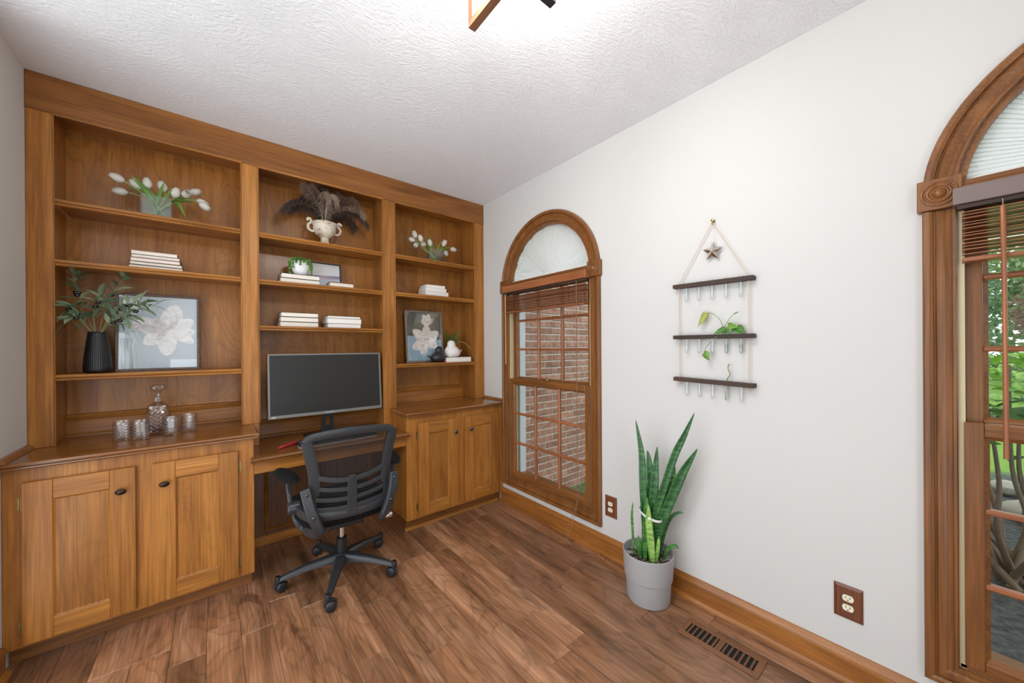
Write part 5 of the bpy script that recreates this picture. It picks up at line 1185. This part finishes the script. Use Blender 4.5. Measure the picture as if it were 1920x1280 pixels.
M().tube([(-.05, 0, .009), (-.035, 0, .010), (-.018, 0, .010)], [.006, .010, .010], 12).obj('cap', plain('red_cap', '#b8343c', .35), t, local=True, smooth=50)

# ================================================================ office chair (local axes, faces +y)
ch = thing('office_chair', 'black mesh-back swivel office chair with flip-up arms and five casters', 'chair', (-1.405, -.475, 0), math.radians(-3))
def pc(m, name, mat, parent=ch, **k): return m.obj(name, mat, parent, local=True, **k)
HUBZ = .115
for k in range(5):
    a = math.radians(31+72*k); d = Vector((math.cos(a), math.sin(a), 0)); s = Vector((-d.y, d.x, 0))
    rows = []
    for r_, w, zt_, zb_ in ((.02, .030, .135, .085), (.08, .027, .132, .090), (.18, .023, .118, .086), (.27, .018, .098, .074), (.325, .016, .084, .066), (.34, .012, .080, .068)):
        c = d*r_; rows.append([c-s*w+Vector((0, 0, zb_)), c-s*w*.85+Vector((0, 0, zt_-.008)), c-s*w*.45+Vector((0, 0, zt_)), c+s*w*.45+Vector((0, 0, zt_)), c+s*w*.85+Vector((0, 0, zt_-.008)), c+s*w+Vector((0, 0, zb_)), c-s*w+Vector((0, 0, zb_))])
    m = M().sheet(rows); m.add(rows[-1][:6], [tuple(range(6))])
    leg = pc(m, 'base_leg', GREYP, smooth=50)
    ce_ = d*.328; tw = a+(.9, -.4, 2.0, .3, 1.4)[k]
    m = M().tube([ce_+Vector((0, 0, .045)), ce_+Vector((0, 0, .075)), ce_+Vector((0, 0, .092))], [.013, .018, .013], 14); stem = pc(m, 'caster_stem', BLACKP, leg, smooth=50)
    ax = Vector((math.cos(tw), math.sin(tw), 0)); off = Vector((-ax.y, ax.x, 0))*.014; wc = ce_+off+Vector((0, 0, .0285))
    m = M()
    for e in (-1, 1):
        L_ = M().lathe([(.008, -.010), (.024, -.011), (.0282, -.007), (.0284, .005), (.025, .010), (.018, .0125), (0, .0135)], (0, 0, 0), 24)
        q_ = (ax*e).to_track_quat('Z', 'Y').to_matrix().to_4x4(); L_.xf(Matrix.Translation(wc+ax*e*.0125) @ q_); m.add(L_.v, L_.f)
    pc(m, 'caster_wheel', BLACKP, leg, smooth=40)
    m = M(); sg = []
    for i in range(9):
        an = PI*(i/8)*.95; sg.append(wc+Vector((-off.x, -off.y, 0)).normalized()*0.0325*math.cos(an)+Vector((0, 0, .0325*math.sin(an))))
    m.band(sg, lambda i, p, t_: ax, .020, .004); pc(m, 'caster_hood', GREYP, leg)
pc(M().lathe([(.030, .075), (.040, .085), (.043, .120), (.038, .137), (.030, .142), (.0295, .225), (.024, .228)], (0, 0, 0), 28), 'column_sleeve', BLACKP, smooth=40)
pc(M().lathe([(.0145, .225), (.0145, .345)], (0, 0, 0), 20), 'gas_lift', CHROME, smooth=60)
pc(M().box(-.10, .10, -.13, .10, .335, .372).box(-.20, .20, -.04, .03, .352, .376), 'seat_mechanism', BLACKP, bevel=.008)
pc(M().tube([(.10, .02, .345), (.20, .04, .340), (.265, .05, .336)], [.006, .006, .012], 10), 'tilt_lever', BLACKP, smooth=50)
# seat cushion
rows = []
NX, NY = 16, 16
def seat_z(u, v):
    e = max(abs(u), abs(v)); edge = (1-min(1, (abs(u)**6+abs(v)**6)**(1/6))**8)
    return edge
def superq(u, v, a, b):   # square -> rounded square
    return (a*u*math.sqrt(1-.18*v*v), b*v*math.sqrt(1-.18*u*u))
top, bot = [], []
for j in range(NY+1):
    rt_, rb_ = [], []
    for i in range(NX+1):
        u, v = -1+2*i/NX, -1+2*j/NY; x, y = superq(u, v, .262, .255); e = seat_z(u, v)
        z_ = .452+.040*e**.5 - .012*max(0, v)**3*1.5 - .012*(1-u*u)*(1-v*v)
        rt_.append((x, y+.02, z_)); rb_.append((x*.97, y*.97+.02, .452-.072*e**.35+.0))
    top.append(rt_); bot.append(rb_)
m = M().sheet(top); m.sheet([r[::-1] for r in bot]); pc(m, 'seat_cushion', FABRIC, smooth=70, weld=True)
# backrest: curved surface y = yb(x,z)
def yb(x, z): return -.262-.10*max(0, (z-.50))**1.15*.9+.30*x*x*(1.6-1.0*min(1, max(0, (z-.45)/.5)))
def B3(x, z, o=0): return Vector((x, yb(x, z)+o, z))
outl = [(-.235, .905), (-.242, .880), (-.226, .80), (-.212, .72), (-.208, .65), (-.213, .58), (-.205, .51), (-.165, .470), (-.08, .455), (0, .452)]
full = outl+[(-x, z) for x, z in outl[-2::-1]]+[(.20, .932), (.10, .944), (0, .948), (-.10, .944), (-.20, .932)]
fr2 = spline([(x, z, 0) for x, z in full], 5, closed=True)
path = [B3(p.x, p.y) for p in fr2]
def side_in(i, p, t_): return Vector((-p.x, 0, .68-p.z)) if True else None
m = M(); n = len(path); rows = [[] for _ in range(n)]
for i in range(n):
    p2 = Vector((fr2[i].x, fr2[i].y)); pa, pb = fr2[i-1], fr2[(i+1) % n]; tg = Vector((pb.x-pa.x, pb.y-pa.y)).normalized(); nn = Vector((-tg.y, tg.x))
    if nn.dot(Vector((-p2.x, .70-p2.y))) < 0: nn = -nn
    w = .052 if p2.y > .60 else .040
    if p2.y > .90: w = .040
    q2 = p2+nn*w; h = .012
    a0, a1 = B3(p2.x, p2.y, -h), B3(p2.x, p2.y, h); b1, b0_ = B3(q2.x, q2.y, h), B3(q2.x, q2.y, -h); mid = B3((p2.x+q2.x)/2, (p2.y+q2.y)/2, -h-.006)
    rows[i] = [a1, a0, mid, b0_, b1, a1]
m.sheet(rows+[rows[0]]); pc(m, 'back_frame', GREYP, smooth=45, weld=True)
def rib(zc_, zs_, w, x0, x1, nm, th=.016):
    pts = []
    for i in range(17):
        x = x0+(x1-x0)*i/16; z_ = zs_+(zc_-zs_)*(1-(x/.205)**2); pts.append(B3(x, z_, -.006))
    return pc(M().band(pts, lambda i, p, t_: Vector((0, 0, 1)), w, th), nm, GREYP, bevel=.004)
rib(.660, .716, .028, -.19, .19, 'lumbar_rail')
for zc_, zs_ in ((.608, .650), (.555, .588), (.508, .530)):
    rib(zc_, zs_, .024, -.190, .190, 'lumbar_rib', .014)
pc(M().band([B3(0, z_, -.008) for z_ in (.685, .66, .62, .58, .54, .50, .465)], lambda i, p, t_: Vector((1, 0, 0)), [.034, .044, .050, .050, .050, .054, .064], .016), 'spine', GREYP, bevel=.004)
rw = []
for z_ in (.455, .475, .495, .515): rw.append([B3(x, z_-.012*(1-(x/.2)**2)*0, -.004) for x in [-.185+.37*i/14 for i in range(15)]])
pc(M().sheet(rw), 'lower_back_panel', GREYP, solid=.014, smooth=60)
for s in (-1, 1):
    pc(M().band([B3(s*(.198-.012*i/6), .52+.19*i/6, -.004) for i in range(7)], lambda i, p, t_: Vector((1, 0, 0)), .030, .014), 'side_web', GREYP, bevel=.003)
def mesh_mat():
    m = bpy.data.materials.new('black_open_mesh'); m.use_nodes = True; nt = m.node_tree; b = nt.nodes['Principled BSDF']; b.inputs['Base Color'].default_value = lin('#121315'); b.inputs['Roughness'].default_value = .7
    tr = nd(nt, 'ShaderNodeBsdfTransparent'); mx = nd(nt, 'ShaderNodeMixShader'); mx.inputs[0].default_value = .62; out = nt.nodes['Material Output']
    lk(nt, tr.outputs[0], mx.inputs[1]); lk(nt, b.outputs[0], mx.inputs[2]); lk(nt, mx.outputs[0], out.inputs[0]); return m
rw = []
for j in range(15):
    z_ = .47+(.925-.47)*j/14
    # half width of the outline at this height
    xs = [abs(p.x) for p in fr2 if abs(p.y-z_) < .02]; hw = (max(xs) if xs else .2)-.015
    rw.append([B3(-hw+2*hw*i/16, z_, .006) for i in range(17)])
pc(M().sheet(rw), 'mesh_back', mesh_mat(), smooth=180)
m = M()
for x, z_ in ((-.14, .928), (0, .932), (.14, .928), (-.212, .80), (.212, .80), (0, .470), (-.195, .66), (.195, .66), (-.222, .87), (.222, .87)): m.lathe([(.0028, -.0008), (.0028, .0008)], tuple(B3(x, z_, -.0135)), 10, 'y')
pc(m, 'screw_hole', DARK)
# arms
for s in (-1, 1):
    bp_ = spline([(s*.226, -.285, .655), (s*.212, -.305, .58), (s*.186, -.315, .49), (s*.160, -.300, .425), (s*.165, -.235, .392), (s*.205, -.15, .388), (s*.240, -.07, .415), (s*.255, -.05, .47)], 5)
    arm = pc(M().band(bp_, lambda i, p, t_: Vector((1, .25*s, 0)).lerp(Vector((0, 0, 1)), max(0, min(1, (i-14)/6))) if i < 26 else Vector((0, 1, 0)), [.048]*len(bp_), .030), 'arm_bracket', GREYP, bevel=.006)
    for z_, y_ in ((.630, -.308), (.515, -.328)): pc(M().lathe([(.009, 0), (.0085, -.004), (.005, -.007), (0, -.008)], (s*(.222 if z_ > .6 else .194), y_, z_), 14, 'y'), 'bolt', PEWTER, arm, smooth=50)
    pc(M().lathe([(.030, -.03*1), (.036, -.024), (.036, .024), (.030, .030), (0, .031)], (s*.262, -.135, .520), 28, 'x'), 'arm_pivot', GREYP, arm, smooth=40)
    pc(M().band(spline([(s*.200, -.285, .50), (s*.235, -.21, .51), (s*.25, -.135, .52)], 4), lambda i, p, t_: Vector((0, 0, 1)), .045, .024), 'arm_link', GREYP, arm, bevel=.005)
    up_pts = spline([(s*.278, -.135, .520), (s*.282, -.115, .575), (s*.285, -.085, .625), (s*.287, -.055, .655)], 4)
    pc(M().band(up_pts, lambda i, p, t_: Vector((0, 1, -.4)), [.034]*5+[.040]*4+[.052]*4, .020), 'arm_post', GREYP, arm, bevel=.005)
    m = M(); R_ = []
    for j in range(11):
        f = j/10; y_ = -.205+.295*f; xo = s*(.268+.045*f); w = .036+.008*math.sin(PI*f); w *= (1-(abs(2*f-1))**6*.5); zt_ = .694-.010*(2*f-1)**2; zb_ = .666+.004*(2*f-1)**4
        R_.append([(xo-w, y_, (zt_+zb_)/2), (xo-w*.9, y_, zt_-.008), (xo-w*.5, y_, zt_), (xo+w*.5, y_, zt_), (xo+w*.9, y_, zt_-.008), (xo+w, y_, (zt_+zb_)/2), (xo+w*.8, y_, zb_), (xo-w*.8, y_, zb_), (xo-w, y_, (zt_+zb_)/2)])
    m.sheet(R_); m.add(R_[0][:8], [tuple(range(8))]); m.add(R_[-1][:8], [tuple(range(8))]); pc(m, 'arm_pad', FABRIC, arm, smooth=60, weld=True)
pc(M().lathe([(.014, -.02), (.017, -.016), (.017, .016), (.014, .02)], (.22, -.20, .372), 18, 'x'), 'adjust_knob', CHROME, smooth=40)

# ================================================================ snake plant in a grey pot
PX, PY = -.172, -1.785
t = thing('plant_pot', 'light grey ridged cylindrical plant pot on the floor by the wall', 'plant pot', (PX, PY, 0))
M().lathe([(.104, 0), (.109, .003), (.112, .010), (.1165, .116), (.117, .121), (.1245, .127), (.128, .18), (.1315, .252), (.1315, .257), (.129, .259), (.1265, .257), (.122, .215), (0, .21)], (PX, PY, .0005), 56).obj('pot_body', plain('light_grey_resin', '#a5a3a3', .55, var=.04, vscale=80), t, smooth=35)
def soil_mat():
    m, nt, b = newmat('speckled_soil'); b.inputs['Roughness'].default_value = .95
    tc = nd(nt, 'ShaderNodeTexCoord'); v = nd(nt, 'ShaderNodeTexVoronoi', i_Scale=170.0); lk(nt, tc.outputs['Object'], v.inputs['Vector'])
    s_ = nd(nt, 'ShaderNodeSeparateColor'); lk(nt, v.outputs['Color'], s_.inputs[0]); r = nd(nt, 'ShaderNodeValToRGB'); e = r.color_ramp.elements
    e[0].position = .0; e[0].color = lin('#1d1511'); e[1].position = .93; e[1].color = lin('#c9b9a6'); x = e.new(.80); x.color = lin('#4a372a'); lk(nt, s_.outputs[0], r.inputs['Fac']); lk(nt, r.outputs[0], b.inputs['Base Color'])
    bp = nd(nt, 'ShaderNodeBump', i_Strength=1.0, i_Distance=.006); lk(nt, s_.outputs[1], bp.inputs['Height']); lk(nt, bp.outputs[0], b.inputs['Normal']); return m
rows = []
for j in range(7):
    r_ = .1235*(1-j/6)+.0005; rows.append([(PX+r_*math.cos(2*PI*k/32), PY+r_*math.sin(2*PI*k/32), .214+.010*math.sin(k*1.7+j)*.5+.006*(j/6)) for k in range(33)])
M().sheet(rows).obj('soil', soil_mat(), t, smooth=60)
def snake_mat(name, c1, c2, c3):
    m, nt, b = newmat(name); b.inputs['Roughness'].default_value = .35; b.inputs['Specular IOR Level'].default_value = .5
    tc = nd(nt, 'ShaderNodeTexCoord'); mp = nd(nt, 'ShaderNodeMapping'); mp.inputs['Scale'].default_value = (18, 18, 75); lk(nt, tc.outputs['Object'], mp.inputs['Vector'])
    n = nd(nt, 'ShaderNodeTexNoise', i_Scale=1.0, i_Detail=3.0, i_Distortion=.8); lk(nt, mp.outputs[0], n.inputs['Vector'])
    r = nd(nt, 'ShaderNodeValToRGB'); e = r.color_ramp.elements; e[0].position = .35; e[0].color = lin(c1); e[1].position = .68; e[1].color = lin(c3); e.new(.5).color = lin(c2)
    lk(nt, n.outputs['Fac'], r.inputs['Fac']); lk(nt, r.outputs[0], b.inputs['Base Color']); return m
SN = snake_mat('snake_leaf_dark', '#1f4a28', '#2f6233', '#4b7d43'); SN2 = snake_mat('snake_leaf_light', '#5d8f3c', '#86b052', '#b3cf7c'); SN3 = snake_mat('snake_leaf_mid', '#2b5f2b', '#477f37', '#6b9c4c')
sp = thing('snake_plant', 'tall banded snake plant tied with a white strap, in the grey pot', 'plant', (PX, PY, .212))
def sleaf(pts, w, nr, mat, prof=None, fold=.22):
    c = spline(pts, 7); n = len(c)-1
    wd = []
    for i in range(n+1):
        f = i/n; wd.append(.86*w*(.55+.45*min(1, f/.35))*(1 if f < .62 else max(.015, 1-((f-.62)/.38)**1.6)))
    strap(M(), c, wd, nr, fold).obj('leaf', mat, sp, smooth=180, solid=.003)
q = lambda dx_, dy_, z_: (PX+dx_, PY+dy_, z_)
CAMN = (-.85, -.5, .1)
sleaf([q(.00, .015, .21), q(-.01, .012, .40), q(-.01, .022, .60), q(.0, .035, .78), q(.0, .070, .96)], .021, CAMN, SN)
sleaf([q(.02, .02, .21), q(.015, .01, .42), q(.012, -.008, .62), q(.010, -.004, .74), q(.01, .006, .80)], .020, CAMN, SN)
sleaf([q(.0, .0, .21), q(.0, -.005, .40), q(.0, -.035, .58), q(.01, -.040, .70), q(.02, -.046, .83)], .024, CAMN, SN)
sleaf([q(.0, -.02, .21), q(-.005, -.03, .40), q(.0, -.085, .60), q(.02, -.14, .80), q(.03, -.19, .92), q(.04, -.235, 1.035)], .020, CAMN, SN)
sleaf([q(.02, -.02, .21), q(.02, -.03, .45), q(.03, -.075, .63), q(.04, -.13, .78), q(.04, -.165, .85)], .014, CAMN, SN3)
sleaf([q(.01, -.03, .21), q(.015, -.055, .38), q(.025, -.11, .55), q(.04, -.175, .72), q(.05, -.245, .855)], .028, CAMN, SN)
sleaf([q(.03, -.02, .21), q(.03, -.045, .40), q(.03, -.09, .55), q(.03, -.125, .68), q(.03, -.135, .76)], .020, CAMN, SN3)
sleaf([q(-.03, .0, .21), q(-.035, -.005, .34), q(-.035, -.012, .48), q(-.03, -.015, .56)], .016, CAMN, SN3)
sleaf([q(-.035, -.05, .21), q(-.045, -.045, .33), q(-.05, -.035, .44), q(-.045, -.030, .53)], .019, CAMN, SN2)
sleaf([q(-.02, -.03, .21), q(-.03, -.025, .34), q(-.035, -.02, .44), q(-.03, -.018, .50)], .015, CAMN, SN2)
sleaf([q(.04, -.04, .21), q(.045, -.07, .36), q(.05, -.10, .45), q(.055, -.14, .495), q(.06, -.165, .50)], .010, CAMN, SN)
sleaf([q(.05, -.06, .21), q(.06, -.085, .28), q(.07, -.115, .305), q(.075, -.135, .295)], .012, CAMN, SN3)
sleaf([q(-.02, .075, .21), q(-.02, .080, .32), q(-.015, .088, .42), q(-.01, .085, .495)], .007, CAMN, SN3)
sleaf([q(-.02, .030, .21), q(-.025, .040, .27), q(-.02, .046, .325)], .013, CAMN, SN3)
sleaf([q(-.01, .030, .21), q(-.02, .020, .29), q(-.015, .005, .35), q(-.01, -.01, .37)], .011, CAMN, SN3)
sleaf([q(.0, .02, .21), q(.01, .03, .33), q(.0, .02, .42), q(.0, .01, .50)], .012, CAMN, SN)
sleaf([q(-.01, .0, .21), q(-.012, -.002, .35), q(-.01, -.006, .52)], .016, CAMN, SN3)
sleaf([q(-.02, -.055, .21), q(-.025, -.07, .30), q(-.02, -.075, .37)], .010, CAMN, SN2)
m = M(); pts = []
for k in range(41):
    a = 2*PI*k/40; pts.append((PX-.004+.050*math.cos(a), PY-.018+.060*math.sin(a), .462-.010*math.sin(a)*0+.018*math.sin(a-.2)))
m.band(pts[:-1], lambda i, p, t_: Vector((0, 0, 1)), .012, .0015, closed=True); o = m.obj('tie_strap', WHITE, sp)
